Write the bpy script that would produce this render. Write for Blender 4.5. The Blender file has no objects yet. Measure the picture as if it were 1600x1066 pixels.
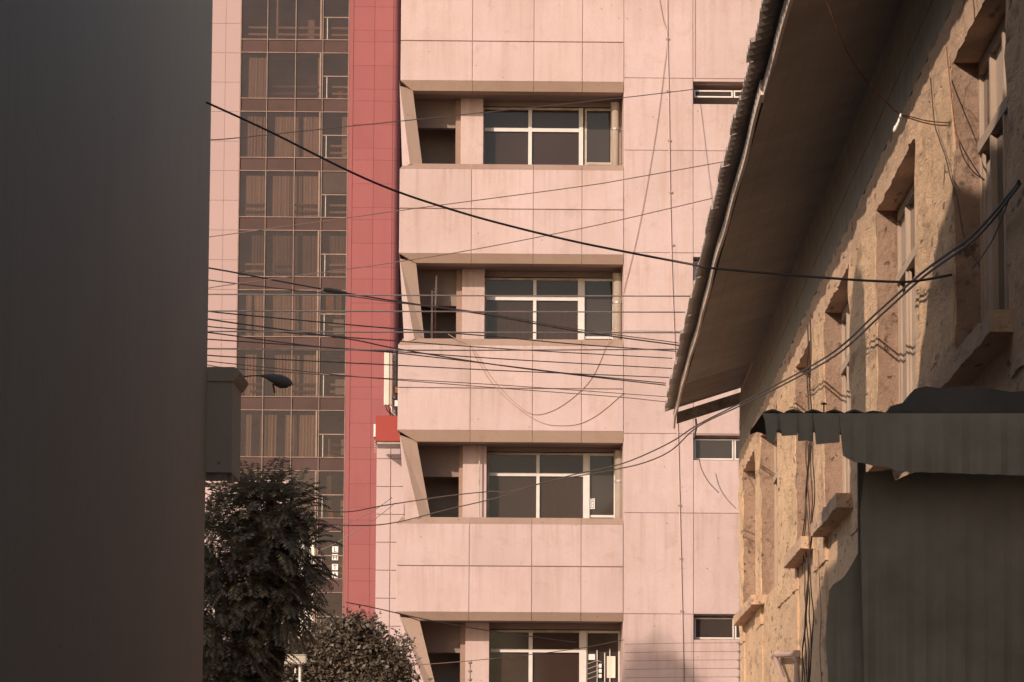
import bpy, math, random
from mathutils import Vector, Matrix, noise

# ------------------------------------------------------------------ camera, sky, sun, exposure
SC = bpy.context.scene
COL = SC.collection
FPX = 5900.0                      # focal length in pixels of the 1600 px wide frame
CAM = Vector((0.0, 0.0, 1.6))
PITCH, YAW, ROLL = math.atan(742 / FPX), math.radians(0.855), 0.0050
RM = (Matrix.Rotation(YAW, 3, 'Z') @ Matrix.Rotation(math.pi / 2 + PITCH, 3, 'X') @ Matrix.Rotation(ROLL, 3, 'Z'))
cd = bpy.data.cameras.new('camera')
cd.sensor_width = 36.0
cd.lens = 36.0 * FPX / 1600
cd.clip_start, cd.clip_end = 0.5, 3000
cam = bpy.data.objects.new('camera', cd)
cam.matrix_world = Matrix.Translation(CAM) @ RM.to_4x4()
COL.objects.link(cam)
SC.camera = cam

SUN = Vector((1.0, 1.55, -0.73)).normalized()          # direction the light travels
ELEV = math.asin(-SUN.z)
ROT = math.atan2(-SUN.x, -SUN.y)
w = bpy.data.worlds.new('World')
SC.world = w
w.use_nodes = True
wn = w.node_tree.nodes
wl = w.node_tree.links
wn.clear()
sky = wn.new('ShaderNodeTexSky')
sky.sky_type = 'NISHITA'
sky.sun_disc = False
sky.sun_elevation = ELEV
sky.sun_rotation = ROT
sky.dust_density = 2.0
sky.air_density = 1.0
bg = wn.new('ShaderNodeBackground')
bg.inputs['Strength'].default_value = 0.15
wo = wn.new('ShaderNodeOutputWorld')
wl.new(sky.outputs[0], bg.inputs[0])
wl.new(bg.outputs[0], wo.inputs[0])
sd = bpy.data.lights.new('sun', 'SUN')
sd.energy = 3.9
sd.angle = math.radians(0.53)
sd.color = (1.0, 0.86, 0.72)
sun = bpy.data.objects.new('sun', sd)
sun.rotation_euler = SUN.to_track_quat('-Z', 'Y').to_euler()
sun.location = (-30, -40, 40)
COL.objects.link(sun)
vs = SC.view_settings
SC.display_settings.display_device = 'sRGB'
vs.view_transform = 'Standard'
vs.look = 'None'
vs.exposure = 0.09
vs.gamma = 1.0
vs.use_curve_mapping = False

# ------------------------------------------------------------------ helpers
def ray(x, y):
    return RM @ Vector(((x - 800) / FPX, -(y - 533) / FPX, -1.0))

def P(x, y, Y):
    d = ray(x, y)
    return CAM + d * ((Y - CAM.y) / d.y)

def PX(x, y, X):
    d = ray(x, y)
    return CAM + d * ((X - CAM.x) / d.x)

class Frame:
    """A vertical facade plane: u along it, v into it, z up."""
    def __init__(s, Y, phi):
        p = P(800, 533, Y)
        s.O = Vector((p.x, p.y, 0)); s.phi = phi
        s.U = Vector((math.cos(phi), math.sin(phi), 0)); s.V = Vector((-math.sin(phi), math.cos(phi), 0))
    def px(s, x, y, v=0.0):
        d = ray(x, y)
        q = s.O + s.V * v
        t = (q - CAM).dot(s.V) / d.dot(s.V)
        p = CAM + d * t
        return (p - s.O).dot(s.U), p.z
    def u(s, x, y=533, v=0.0): return s.px(x, y, v)[0]
    def z(s, y, x=800, v=0.0): return s.px(x, y, v)[1]
    def root(s, name):
        o = bpy.data.objects.new(name, None); COL.objects.link(o)
        o.location = s.O; o.rotation_euler = (0, 0, s.phi); o.empty_display_size = 0.5
        return o
    def w(s, u, v, z):
        p = s.O + s.U * u + s.V * v
        return Vector((p.x, p.y, z))

class MB:
    def __init__(s): s.v = []; s.f = []; s.sm = False
    def add(s, vs_, fs_):
        b = len(s.v)
        s.v += [tuple(p) for p in vs_]
        s.f += [tuple(i + b for i in f) for f in fs_]
        return s
    def box(s, x0, x1, y0, y1, z0, z1):
        return s.add([(x0, y0, z0), (x1, y0, z0), (x1, y1, z0), (x0, y1, z0), (x0, y0, z1), (x1, y0, z1), (x1, y1, z1), (x0, y1, z1)],
                     [(3, 2, 1, 0), (4, 5, 6, 7), (0, 1, 5, 4), (1, 2, 6, 5), (2, 3, 7, 6), (3, 0, 4, 7)])
    def panel(s, u0, u1, z0, z1, v0, th, c=0.008):
        """slab facing -v with a chamfered rim"""
        a = [(u0, v0 + c, z0), (u1, v0 + c, z0), (u1, v0 + c, z1), (u0, v0 + c, z1)]
        b = [(u0 + c, v0, z0 + c), (u1 - c, v0, z0 + c), (u1 - c, v0, z1 - c), (u0 + c, v0, z1 - c)]
        d = [(u0, v0 + th, z0), (u1, v0 + th, z0), (u1, v0 + th, z1), (u0, v0 + th, z1)]
        fs_ = [(4, 5, 6, 7)]
        for i in range(4):
            j = (i + 1) % 4
            fs_ += [(i, j, 4 + j, 4 + i), (8 + i, 8 + j, j, i)]
        return s.add(a + b + d, fs_)
    def prism(s, poly, a0, a1, axis):
        """poly of 2-D points extruded along axis (x: (y,z), y: (x,z), z: (x,y))"""
        n = len(poly)
        def pt(p, a):
            return {'x': (a, p[0], p[1]), 'y': (p[0], a, p[1]), 'z': (p[0], p[1], a)}[axis]
        vv = [pt(p, a0) for p in poly] + [pt(p, a1) for p in poly]
        ff = [tuple(range(n)), tuple(range(2 * n - 1, n - 1, -1))]
        ff += [(i, i + n, (i + 1) % n + n, (i + 1) % n) for i in range(n)]
        return s.add(vv, ff)
    def tube(s, pts, r, n=6, caps=True):
        pts = [Vector(p) for p in pts]
        rr = r if isinstance(r, (list, tuple)) else [r] * len(pts)
        b = len(s.v)
        up = Vector((0, 0, 1))
        t0 = (pts[1] - pts[0]).normalized()
        a = t0.cross(up) if abs(t0.z) < .9 else t0.cross(Vector((1, 0, 0)))
        a.normalize()
        for i, p in enumerate(pts):
            t = (pts[min(i + 1, len(pts) - 1)] - pts[max(i - 1, 0)]).normalized()
            a = (a - t * a.dot(t)).normalized()
            c = t.cross(a)
            for k in range(n):
                an = 2 * math.pi * k / n
                s.v.append(tuple(p + (a * math.cos(an) + c * math.sin(an)) * rr[i]))
        for i in range(len(pts) - 1):
            for k in range(n):
                k2 = (k + 1) % n
                s.f.append((b + i * n + k, b + i * n + k2, b + (i + 1) * n + k2, b + (i + 1) * n + k))
        if caps:
            s.f.append(tuple(b + k for k in range(n - 1, -1, -1)))
            e = b + (len(pts) - 1) * n
            s.f.append(tuple(e + k for k in range(n)))
        return s
    def rough(s, x0, x1, y0, y1, z0, z1, cell=0.14, amp=0.014, seed=0, skip=''):
        """box whose faces are gridded and knocked about like old render"""
        lo, hi = (x0, y0, z0), (x1, y1, z1)
        nn = [max(1, int(round((hi[i] - lo[i]) / cell))) for i in range(3)]
        def dis(p):
            q = Vector(p) * 2.3 + Vector((seed, 0, 0)); q2 = Vector(p) * 9 + Vector((0, seed, 0))
            o = noise.noise_vector(q) * amp + noise.noise_vector(q2) * amp * .6
            return (p[0] + o.x, p[1] + o.y, p[2] + o.z * .6)
        for ax in range(3):
            i1, i2 = [(1, 2), (2, 0), (0, 1)][ax]
            for side in (0, 1):
                if ('-+'[side] + 'xyz'[ax]) in skip: continue
                b = len(s.v)
                n1, n2 = nn[i1], nn[i2]
                for a in range(n1 + 1):
                    for c in range(n2 + 1):
                        p = [0, 0, 0]
                        p[ax] = (lo, hi)[side][ax]
                        p[i1] = lo[i1] + (hi[i1] - lo[i1]) * a / n1
                        p[i2] = lo[i2] + (hi[i2] - lo[i2]) * c / n2
                        s.v.append(dis(p))
                for a in range(n1):
                    for c in range(n2):
                        q = [b + a * (n2 + 1) + c, b + (a + 1) * (n2 + 1) + c, b + (a + 1) * (n2 + 1) + c + 1, b + a * (n2 + 1) + c + 1]
                        s.f.append(tuple(q if side else q[::-1]))
        return s
    def build(s, name, mat, parent=None, world=False, smooth=False):
        me = bpy.data.meshes.new(name)
        vv = s.v
        if world and parent is not None:
            L = parent.location
            vv = [(p[0] - L.x, p[1] - L.y, p[2] - L.z) for p in vv]
        me.from_pydata(vv, [], s.f)
        me.materials.append(mat)
        if smooth:
            me.polygons.foreach_set('use_smooth', [True] * len(me.polygons))
        me.update()
        o = bpy.data.objects.new(name, me)
        COL.objects.link(o)
        if parent is not None: o.parent = parent
        return o
    def thing(s, name, mat, label, cat, group=None, smooth=False):
        """a thing that is one mesh, origin at its lowest middle"""
        xs = [p[0] for p in s.v]; ys = [p[1] for p in s.v]; zs = [p[2] for p in s.v]
        L = Vector(((min(xs) + max(xs)) / 2, (min(ys) + max(ys)) / 2, min(zs)))
        s.v = [(p[0] - L.x, p[1] - L.y, p[2] - L.z) for p in s.v]
        o = s.build(name, mat, None, smooth=smooth)
        o.location = L
        return tag(o, label, cat, group)

def tag(o, label, cat, group=None):
    o['label'] = label; o['category'] = cat
    if group: o['group'] = group
    return o

def empty(name, loc, label, cat, group=None):
    o = bpy.data.objects.new(name, None); COL.objects.link(o)
    o.location = loc; o.empty_display_size = 0.5
    return tag(o, label, cat, group)

def struct(mb, name, mat):
    o = mb.build(name, mat); o['kind'] = 'structure'
    return o

def catenary(pts, per=8):
    """smooth curve through the points (Catmull-Rom)"""
    pts = [Vector(p) for p in pts]
    if len(pts) == 2:
        return [pts[0].lerp(pts[1], i / 6) for i in range(7)]
    e = [pts[0] * 2 - pts[1]] + pts + [pts[-1] * 2 - pts[-2]]
    out = []
    for i in range(1, len(e) - 2):
        p0, p1, p2, p3 = e[i - 1], e[i], e[i + 1], e[i + 2]
        for k in range(per):
            t = k / per
            out.append(.5 * ((2 * p1) + (p2 - p0) * t + (2 * p0 - 5 * p1 + 4 * p2 - p3) * t * t + (3 * p1 - p0 - 3 * p2 + p3) * t ** 3))
    out.append(pts[-1])
    return out

def letters(text, size, mat, parent, loc, rot, align='LEFT'):
    fc = bpy.data.curves.new('lettering', 'FONT'); fc.body = text; fc.size = size; fc.extrude = .0015; fc.align_x = align
    tmp = bpy.data.objects.new('lettering_source', fc); COL.objects.link(tmp)
    me = bpy.data.meshes.new_from_object(tmp.evaluated_get(bpy.context.evaluated_depsgraph_get()))
    bpy.data.objects.remove(tmp); bpy.data.curves.remove(fc)
    me.materials.clear(); me.materials.append(mat); me.name = 'lettering'
    o = bpy.data.objects.new('lettering', me); COL.objects.link(o); o.parent = parent
    o.location = loc; o.rotation_euler = rot
    return o

# ------------------------------------------------------------------ materials
class NT:
    def __init__(s, name):
        s.m = bpy.data.materials.new(name); s.m.use_nodes = True
        s.t = s.m.node_tree; s.t.nodes.clear()
        s.out = s.n('ShaderNodeOutputMaterial')
        s.co = s.n('ShaderNodeTexCoord').outputs['Object']
    def n(s, typ, **kw):
        nd = s.t.nodes.new(typ)
        for k, v in kw.items(): setattr(nd, k, v)
        return nd
    def l(s, a, b): s.t.links.new(a, b)
    def map(s, scale, loc=(0, 0, 0)):
        m = s.n('ShaderNodeMapping')
        s.l(s.co, m.inputs['Vector'])
        m.inputs['Scale'].default_value = scale; m.inputs['Location'].default_value = loc
        return m.outputs[0]
    def noise(s, scale, detail=4, rough=.55, vec=None, dist=0.0):
        n = s.n('ShaderNodeTexNoise')
        s.l(vec or s.co, n.inputs['Vector'])
        n.inputs['Scale'].default_value = scale; n.inputs['Detail'].default_value = detail
        n.inputs['Roughness'].default_value = rough; n.inputs['Distortion'].default_value = dist
        return n.outputs['Fac']
    def ramp(s, fac, a, b, lo=0.0, hi=1.0):
        r = s.n('ShaderNodeMapRange')
        s.l(fac, r.inputs[0])
        for i, v in enumerate((a, b, lo, hi)): r.inputs[i + 1].default_value = v
        return r.outputs[0]
    def mix(s, fac, a, b, mode='MIX'):
        m = s.n('ShaderNodeMix', data_type='RGBA', blend_type=mode)
        for i, v in ((0, fac), (6, a), (7, b)):
            if isinstance(v, (int, float)): m.inputs[i].default_value = v
            elif isinstance(v, tuple): m.inputs[i].default_value = (*v, 1)
            else: s.l(v, m.inputs[i])
        return m.outputs[2]
    def math(s, op, a, b):
        m = s.n('ShaderNodeMath', operation=op)
        for i, v in ((0, a), (1, b)):
            if isinstance(v, (int, float)): m.inputs[i].default_value = v
            else: s.l(v, m.inputs[i])
        return m.outputs[0]
    def vary(s, col, amt):
        oi = s.n('ShaderNodeObjectInfo').outputs['Random']
        v = s.ramp(oi, 0, 1, 1 - amt, 1 + amt)
        h = s.n('ShaderNodeHueSaturation')
        s.l(col, h.inputs['Color']); s.l(v, h.inputs['Value'])
        return h.outputs[0]
    def finish(s, col, rough=.85, bump=None, bstr=.3, bdist=.02, spec=.3, metal=0.0):
        p = s.n('ShaderNodeBsdfPrincipled')
        if isinstance(col, tuple): p.inputs['Base Color'].default_value = (*col, 1)
        else: s.l(col, p.inputs['Base Color'])
        p.inputs['Roughness'].default_value = rough
        p.inputs['Specular IOR Level'].default_value = spec
        p.inputs['Metallic'].default_value = metal
        if bump is not None:
            b = s.n('ShaderNodeBump'); b.inputs['Strength'].default_value = bstr; b.inputs['Distance'].default_value = bdist
            s.l(bump, b.inputs['Height']); s.l(b.outputs[0], p.inputs['Normal'])
        s.l(p.outputs[0], s.out.inputs['Surface'])
        return s.m

def concrete(name, base, stain, amt=.5, streak=.35, vary=.03, pits=True, sc=1.0, bstr=.25, drip=0.0):
    t = NT(name)
    big = t.ramp(t.noise(.55 * sc, 6, .6), .38, .68)
    strk = t.ramp(t.noise(1.0, 5, .6, t.map((5 * sc, 5 * sc, .45 * sc))), .5, .78)
    blot = t.ramp(t.noise(2.6 * sc, 5, .65, None, .6), .56, .74)
    fine = t.noise(26 * sc, 4, .7)
    f = t.math('ADD', t.math('MULTIPLY', big, amt * .55), t.math('MULTIPLY', strk, streak))
    f = t.math('MINIMUM', t.math('ADD', f, t.math('MULTIPLY', blot, amt * .45)), 1.0)
    if drip:                              # rain streaks hanging from the upper edge of each panel
        sp = t.n('ShaderNodeSeparateXYZ'); t.l(t.n('ShaderNodeTexCoord').outputs['Generated'], sp.inputs[0])
        fall = t.ramp(sp.outputs[2], .25, 1.0, 0, 1)
        rn = t.ramp(t.noise(1.0, 4, .6, t.map((9, 9, .25))), .48, .70)
        f = t.math('MINIMUM', t.math('ADD', f, t.math('MULTIPLY', t.math('MULTIPLY', fall, rn), drip)), 1.0)
    c = t.mix(f, base, stain)
    c = t.mix(t.ramp(fine, .35, .65, 0, .12), c, tuple(x * .7 for x in stain))
    if pits:
        vo = t.n('ShaderNodeTexVoronoi'); vo.inputs['Scale'].default_value = 3.1 * sc
        t.l(t.co, vo.inputs['Vector'])
        c = t.mix(t.ramp(vo.outputs['Distance'], .035, .06, .7, 0), c, tuple(x * .35 for x in base))
    c = t.vary(c, vary)
    return t.finish(c, .9, fine, bstr, .012, .2)

def plain(name, base, rough=.7, var=.12, scale=6, metal=0.0, spec=.3, vary=0.0):
    t = NT(name)
    c = t.mix(t.ramp(t.noise(scale, 5, .6), .35, .7), base, tuple(x * (1 - var * 2.2) for x in base))
    if vary: c = t.vary(c, vary)
    return t.finish(c, rough, t.noise(scale * 6, 3), .12, .005, spec, metal)

M = {}
M['pink'] = concrete('pink_concrete', (.525, .382, .357), (.37, .245, .20), .80, .38, .05, drip=.45)
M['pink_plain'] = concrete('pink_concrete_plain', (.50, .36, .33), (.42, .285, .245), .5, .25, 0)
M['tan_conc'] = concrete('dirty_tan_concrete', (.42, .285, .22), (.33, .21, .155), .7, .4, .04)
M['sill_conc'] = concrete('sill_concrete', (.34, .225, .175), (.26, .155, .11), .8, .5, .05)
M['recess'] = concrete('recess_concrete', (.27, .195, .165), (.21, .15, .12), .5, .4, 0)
M['room'] = plain('dim_room', (.44, .345, .30), .9, .2, .7)
M['white_metal'] = plain('white_painted_metal', (.66, .58, .54), .45, .06, 5)
M['dull_metal'] = plain('weathered_frame', (.50, .40, .33), .6, .2, 4)
M['pipe'] = concrete('grey_downpipe', (.33, .26, .21), (.22, .165, .13), .8, .5, .05, False, 3)
M['tower_tile'] = concrete('pale_tower_tile', (.405, .275, .255), (.36, .24, .215), .4, .15, .02, False, .4, .1)
M['red_tile'] = concrete('red_tower_tile', (.30, .098, .096), (.245, .076, .072), .6, .3, .045, False, .4, .15)
M['white_tile'] = concrete('white_cladding_tile', (.50, .365, .35), (.44, .31, .285), .45, .2, .02, False, .8, .1)
M['mullion'] = plain('bronze_mullion', (.30, .19, .145), .5, .15, 2)
M['spandrel'] = plain('brown_spandrel', (.085, .045, .038), .6, .10, .6, 0, .2, .06)
M['old_render'] = None
M['old_reveal'] = None
M['black_cable'] = plain('black_cable', (.075, .050, .038), .6, .1, 3)
M['brown_wire'] = plain('brown_wire', (.16, .10, .075), .6, .1, 3)
M['pale_wire'] = plain('bare_wire', (.45, .35, .29), .5, .1, 3, .3)
M['red_sign'] = plain('red_sign_paint', (.31, .045, .034), .5, .06, 1.5)
M['antenna'] = plain('antenna_plastic', (.66, .54, .46), .5, .06, 3)
M['antenna_side'] = plain('antenna_side', (.40, .30, .23), .5, .06, 3)
M['steel'] = plain('galvanised_steel', (.42, .36, .33), .45, .15, 8, .4)
M['rust'] = plain('rusty_steel', (.30, .12, .07), .8, .3, 12)
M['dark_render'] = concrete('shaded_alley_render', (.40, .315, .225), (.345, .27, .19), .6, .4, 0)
M['dark_wood'] = plain('weathered_wood', (.34, .29, .24), .85, .25, 7)
M['soffit_wood'] = plain('weathered_soffit', (.30, .255, .21), .9, .10, 1.2, 0, .2, .03)
M['eave_shade'] = plain('eave_shade_brown', (.30, .24, .18), .9, .12, 2, 0, .2, .04)  # brown that stands in for the shade under the eave
M['stall_wood'] = plain('stall_timber', (.56, .47, .37), .9, .1, 2)
M['awning'] = concrete('shade_darkened_awning_sheet', (.155, .125, .105), (.12, .095, .08), .6, .3, 0, False, 2)  # roof-sheet tone darkened, so the colour itself carries the awning's shade
M['lamp_grey'] = plain('dull_dark_metal', (.17, .145, .12), .7, .1, 3)
M['board'] = concrete('pale_fascia_board', (.66, .52, .43), (.42, .31, .24), .8, .5, .06, False, 2.5)
M['roof_sheet'] = concrete('cement_roof_sheet', (.36, .29, .245), (.27, .215, .18), .7, .4, .06, False, 2)
M['frame_wood'] = concrete('old_window_wood', (.46, .335, .25), (.31, .215, .155), .7, .4, .08, False, 3)
M['tarp'] = plain('dark_tarpaulin', (.51, .42, .315), .8, .14, 2.2)
M['dark_tarp'] = plain('dark_folded_sheet', (.17, .14, .12), .8, .15, 3)
M['pvc'] = concrete('pvc_pipe', (.52, .36, .29), (.36, .23, .17), .6, .3, .05, False, 4)
M['porcelain'] = plain('porcelain', (.75, .66, .6), .25, .05, 20, 0, .6)
M['trunk'] = concrete('bark', (.10, .07, .05), (.06, .042, .03), .8, .6, 0, False, 4, .6)
M['asphalt'] = concrete('dusty_concrete_lane', (.36, .32, .29), (.29, .255, .23), .6, .1, 0, True, 1.5)
M['paving'] = concrete('paving_concrete', (.42, .37, .33), (.33, .29, .26), .6, .1, 0)
M['earth'] = concrete('bare_earth', (.30, .23, .18), (.24, .18, .14), .6, .0, 0)
M['wood_rail'] = plain('wooden_rail', (.85, .56, .40), .6, .1, 2)
M['orange'] = plain('orange_curtain', (.70, .36, .14), .9, .15, 3)
M['paper'] = plain('white_paper', (.72, .66, .62), .8, .03, 3)
M['ink'] = plain('black_ink', (.03, .025, .025), .6, .05, 3)
M['grey_blind'] = plain('grey_blind', (.40, .34, .33), .8, .08, 2)
M['white_curtain'] = plain('white_curtain', (.80, .70, .60), .9, .08, 2)

def old_wall(name, base, mid, dark, amt):
    t = NT(name)
    lng = t.map((1, .22, 1))
    n1 = t.ramp(t.noise(1.6, 8, .72, lng), .42, .62)
    strk = t.ramp(t.noise(1.0, 6, .65, t.map((3, 1.6, .5))), .50, .74)
    ptch = t.ramp(t.noise(2.8, 8, .75, lng), .54, .63)
    fine = t.noise(20, 6, .75, lng)
    c = t.mix(t.math('MULTIPLY', n1, .65), base, mid)
    c = t.mix(t.math('MULTIPLY', strk, .40), c, mid)
    c = t.mix(t.math('MULTIPLY', ptch, amt), c, dark)
    # vertical cracks and chips
    cr = t.n('ShaderNodeTexVoronoi', feature='DISTANCE_TO_EDGE'); cr.inputs['Scale'].default_value = .75
    mp = t.map((1.6, 1.6, .7)); ad = t.n('ShaderNodeVectorMath', operation='ADD')
    nz = t.n('ShaderNodeTexNoise'); nz.inputs['Scale'].default_value = 3; t.l(t.co, nz.inputs['Vector'])
    sc_ = t.n('ShaderNodeVectorMath', operation='SCALE'); t.l(nz.outputs['Color'], sc_.inputs[0]); sc_.inputs['Scale'].default_value = .55
    t.l(mp, ad.inputs[0]); t.l(sc_.outputs[0], ad.inputs[1]); t.l(ad.outputs[0], cr.inputs['Vector'])
    crf = t.ramp(cr.outputs['Distance'], .003, .010, .45, 0)
    crf = t.math('MULTIPLY', crf, t.ramp(t.noise(.9, 3), .48, .6))
    c = t.mix(crf, c, tuple(x * .35 for x in dark))
    chip = t.ramp(t.noise(9, 4, .6, t.map((1, .2, .9))), .64, .68)
    c = t.mix(t.math('MULTIPLY', chip, .75), c, tuple(x * .45 for x in dark))
    c = t.mix(t.ramp(fine, .4, .7, 0, .22), c, dark)
    pit = t.n('ShaderNodeTexVoronoi'); pit.inputs['Scale'].default_value = 6.5
    t.l(t.map((1, .16, 1)), pit.inputs['Vector'])
    pf = t.math('MULTIPLY', t.ramp(pit.outputs['Distance'], .10, .22, .85, 0), t.ramp(t.noise(2.2, 4), .46, .56))
    c = t.mix(pf, c, tuple(x * .5 for x in dark))
    h = t.math('SUBTRACT', t.math('ADD', t.math('MULTIPLY', fine, .5), t.math('MULTIPLY', t.noise(6.5, 7, .75, lng), 1.3)), t.math('MULTIPLY', chip, .5))
    return t.finish(c, .95, h, .75, .05, .15)
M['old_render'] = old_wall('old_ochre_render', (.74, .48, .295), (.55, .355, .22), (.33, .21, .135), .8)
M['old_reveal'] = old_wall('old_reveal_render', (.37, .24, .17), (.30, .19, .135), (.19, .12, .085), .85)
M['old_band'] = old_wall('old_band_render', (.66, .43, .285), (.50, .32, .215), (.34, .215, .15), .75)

def leafmat(name, a, b, c_):
    t = NT(name)
    oi = t.noise(.9, 3)
    f2 = t.noise(14, 2)
    c = t.mix(t.ramp(oi, .35, .65), a, b)
    c = t.mix(t.ramp(f2, .58, .66), c, c_)
    d = t.n('ShaderNodeBsdfDiffuse'); tr = t.n('ShaderNodeBsdfTranslucent'); g = t.n('ShaderNodeBsdfGlossy')
    g.inputs['Roughness'].default_value = .45
    t.l(c, d.inputs[0]); t.l(c, tr.inputs[0])
    m1 = t.n('ShaderNodeMixShader'); m1.inputs[0].default_value = .25
    t.l(d.outputs[0], m1.inputs[1]); t.l(tr.outputs[0], m1.inputs[2])
    m2 = t.n('ShaderNodeMixShader'); m2.inputs[0].default_value = .03
    t.l(m1.outputs[0], m2.inputs[1]); t.l(g.outputs[0], m2.inputs[2])
    t.l(m2.outputs[0], t.out.inputs['Surface'])
    return t.m
M['leaf_a'] = leafmat('dark_pinnate_leaf', (.16, .13, .09), (.20, .16, .108), (.40, .28, .12))
M['leaf_b'] = leafmat('dark_shrub_leaf', (.098, .076, .053), (.13, .095, .068), (.19, .125, .09))

def glass(name, dust, clear, gl=.06):
    t = NT(name)
    d = t.n('ShaderNodeBsdfDiffuse'); tr = t.n('ShaderNodeBsdfTransparent'); g = t.n('ShaderNodeBsdfGlossy')
    n = t.ramp(t.noise(.9, 4), .3, .7, .85, 1.15)
    c = t.mix(1.0, dust, n, 'MULTIPLY')
    t.l(c, d.inputs[0])
    tr.inputs[0].default_value = (.90, .82, .76, 1)
    g.inputs['Roughness'].default_value = .06
    m1 = t.n('ShaderNodeMixShader'); m1.inputs[0].default_value = clear
    t.l(d.outputs[0], m1.inputs[1]); t.l(tr.outputs[0], m1.inputs[2])
    m2 = t.n('ShaderNodeMixShader')
    fr = t.n('ShaderNodeFresnel'); fr.inputs[0].default_value = 1.45
    t.l(t.math('MULTIPLY', fr.outputs[0], gl / .04), m2.inputs[0])
    t.l(m1.outputs[0], m2.inputs[1]); t.l(g.outputs[0], m2.inputs[2])
    t.l(m2.outputs[0], t.out.inputs['Surface'])
    return t.m
M['glass'] = glass('dusty_glass', (.060, .036, .031), .42, .035)
M['tower_glass'] = glass('bronze_glass', (.072, .047, .042), .64, .03)
M['dark_glass'] = glass('dark_old_glass', (.06, .045, .04), .25, .04)

def curtain_mat(name, a, b, scale):
    t = NT(name)
    wv = t.n('ShaderNodeTexWave', wave_type='BANDS', bands_direction='X')
    wv.inputs['Scale'].default_value = scale; wv.inputs['Distortion'].default_value = 1.2
    t.l(t.co, wv.inputs['Vector'])
    c = t.mix(t.ramp(wv.outputs['Fac'], .2, .8), a, b)
    return t.finish(t.vary(c, .12), .9)
M['curtain'] = curtain_mat('beige_curtain', (.78, .60, .50), (.68, .51, .425), 1.1)
M['curtain_dim'] = curtain_mat('brown_curtain', (.40, .28, .23), (.30, .21, .175), 1.4)

# ------------------------------------------------------------------ ground
struct(MB().box(-700, 700, -200, 1200, -.5, -.02), 'ground', M['earth'])
struct(MB().box(-2.0, 2.0, -30, 66, -.4, 0.0), 'alley_road', M['asphalt'])
struct(MB().box(-60, 60, 66, 73.2, -.4, 0.004), 'cross_street', M['asphalt'])
struct(MB().box(-3.27, -2.0, -30, 34.2, -.4, .13), 'left_pavement', M['paving'])
struct(MB().box(2.0, 2.98, -30, 65.6, -.4, .13), 'right_pavement', M['paving'])
struct(MB().box(-60, 60, 73.2, 74.8, -.4, .14), 'far_pavement', M['paving'])

# ------------------------------------------------------------------ pink apartment building
PHI = math.radians(2.0)
A = Frame(75, PHI)
apt = A.root('apartment_building')
tag(apt, 'pink concrete building with long balcony openings facing down the alley', 'building')
PAR = [(-19, -10, 65, 127, 143), (257, 265, 327, 397, 412), (530, 540, 607, 673, 691), (809, 819, 885, 957, 970), (1085, 1095, 1165, 1238, 1252)]
# balconies: per storey pixel data
BAL = [
    dict(p=0, xl=629, xob=641, xit=645, xib=660, pil=(712, 720, 755), win=(757, 825.5, 831, 904.5, 911), tr=(201, 206.5), wtop=169, door=(917, 954), pipe=(955.5, 967.5), lint=200),
    dict(p=1, xl=632, xob=648, xit=650, xib=663, pil=(713, 722, 757), win=(760, 833, 838, 903, 913), tr=(464, 470), wtop=435, door=(914, 957), pipe=(958, 972), lint=478),
    dict(p=2, xl=634, xob=656, xit=651, xib=673, pil=(717, 723, 760), win=(764, 838, 843, 911, 921), tr=(739.5, 744.5), wtop=708, door=(922, 959), pipe=(961, 974), lint=745),
    dict(p=3, xl=636, xob=670, xit=655, xib=684, pil=(719, 727, 764), win=(766, 826, 832, 905, 916), tr=(1014.5, 1019.5), wtop=985, door=(918, 966), pipe=None, lint=1020),
]
JX = [622.3, 735.5, 832.5, 909.0, 974.5]
ju = [A.u(x) for x in JX]
GV = .0035
G = .008                                            # half joint
z_of = lambda y, v=0.0: A.z(y, 800, v)
uR = ju[-1]
for i, (ys, yf, yj, yb, yk) in enumerate(PAR):
    zs, zf, zj, zb, zk = z_of(ys, .12), z_of(yf), z_of(yj), z_of(yb), z_of(yk, .136)
    MB().box(ju[0] + .03, uR, .035, .34, zb + .01, zf).build('parapet_core', M['pink_plain'], apt)
    for k in range(4):
        a, b = ju[k], ju[k + 1]
        a2 = a + (GV if k else 0); b2 = b - (GV if k < 3 else .004)
        for (z0, z1) in ((zb, zj - G), (zj + G, zf)):
            MB().panel(a2, b2, z0, z1, 0.0, .034, .007).build('concrete_panel', M['pink'], apt)
        ai = A.u(BAL[i]['xit'], yk, .136) if (k == 0 and i < 4) else a2      # mitred at the left corner
        pr_ = [(.004, zb - .002), (.136, zk), (.5, zk), (.5, zb - .002)]
        MB().add([(a2 if q_ in (0, 3) else ai, *pr_[q_]) for q_ in range(4)] + [(b2, *pr_[q_]) for q_ in range(4)],
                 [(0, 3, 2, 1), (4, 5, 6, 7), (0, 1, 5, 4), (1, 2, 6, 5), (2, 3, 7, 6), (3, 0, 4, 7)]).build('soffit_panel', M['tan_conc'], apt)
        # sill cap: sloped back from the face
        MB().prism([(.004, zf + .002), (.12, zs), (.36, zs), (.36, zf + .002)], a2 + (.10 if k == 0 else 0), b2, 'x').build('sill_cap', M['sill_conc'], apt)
    MB().box(ju[0] + .002, A.u(652), .006, .30, zb - .0015, zb + .009).build('parapet_underside', M['tan_conc'], apt)
    # left return of the parapet, mitred into the sill
    u0 = ju[0]
    MB().add([(u0, .0, zf + .002), (u0 + .10, .0, zf + .002), (u0 + .10, .12, zs), (u0 + .10, .36, zs), (u0, .36, zf + .002), (u0 + .10, .36, zf + .002)],
             [(0, 1, 2), (0, 2, 3, 4), (1, 5, 3, 2), (0, 4, 5, 1), (3, 5, 4)]).build('sill_return', M['sill_conc'], apt)

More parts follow.
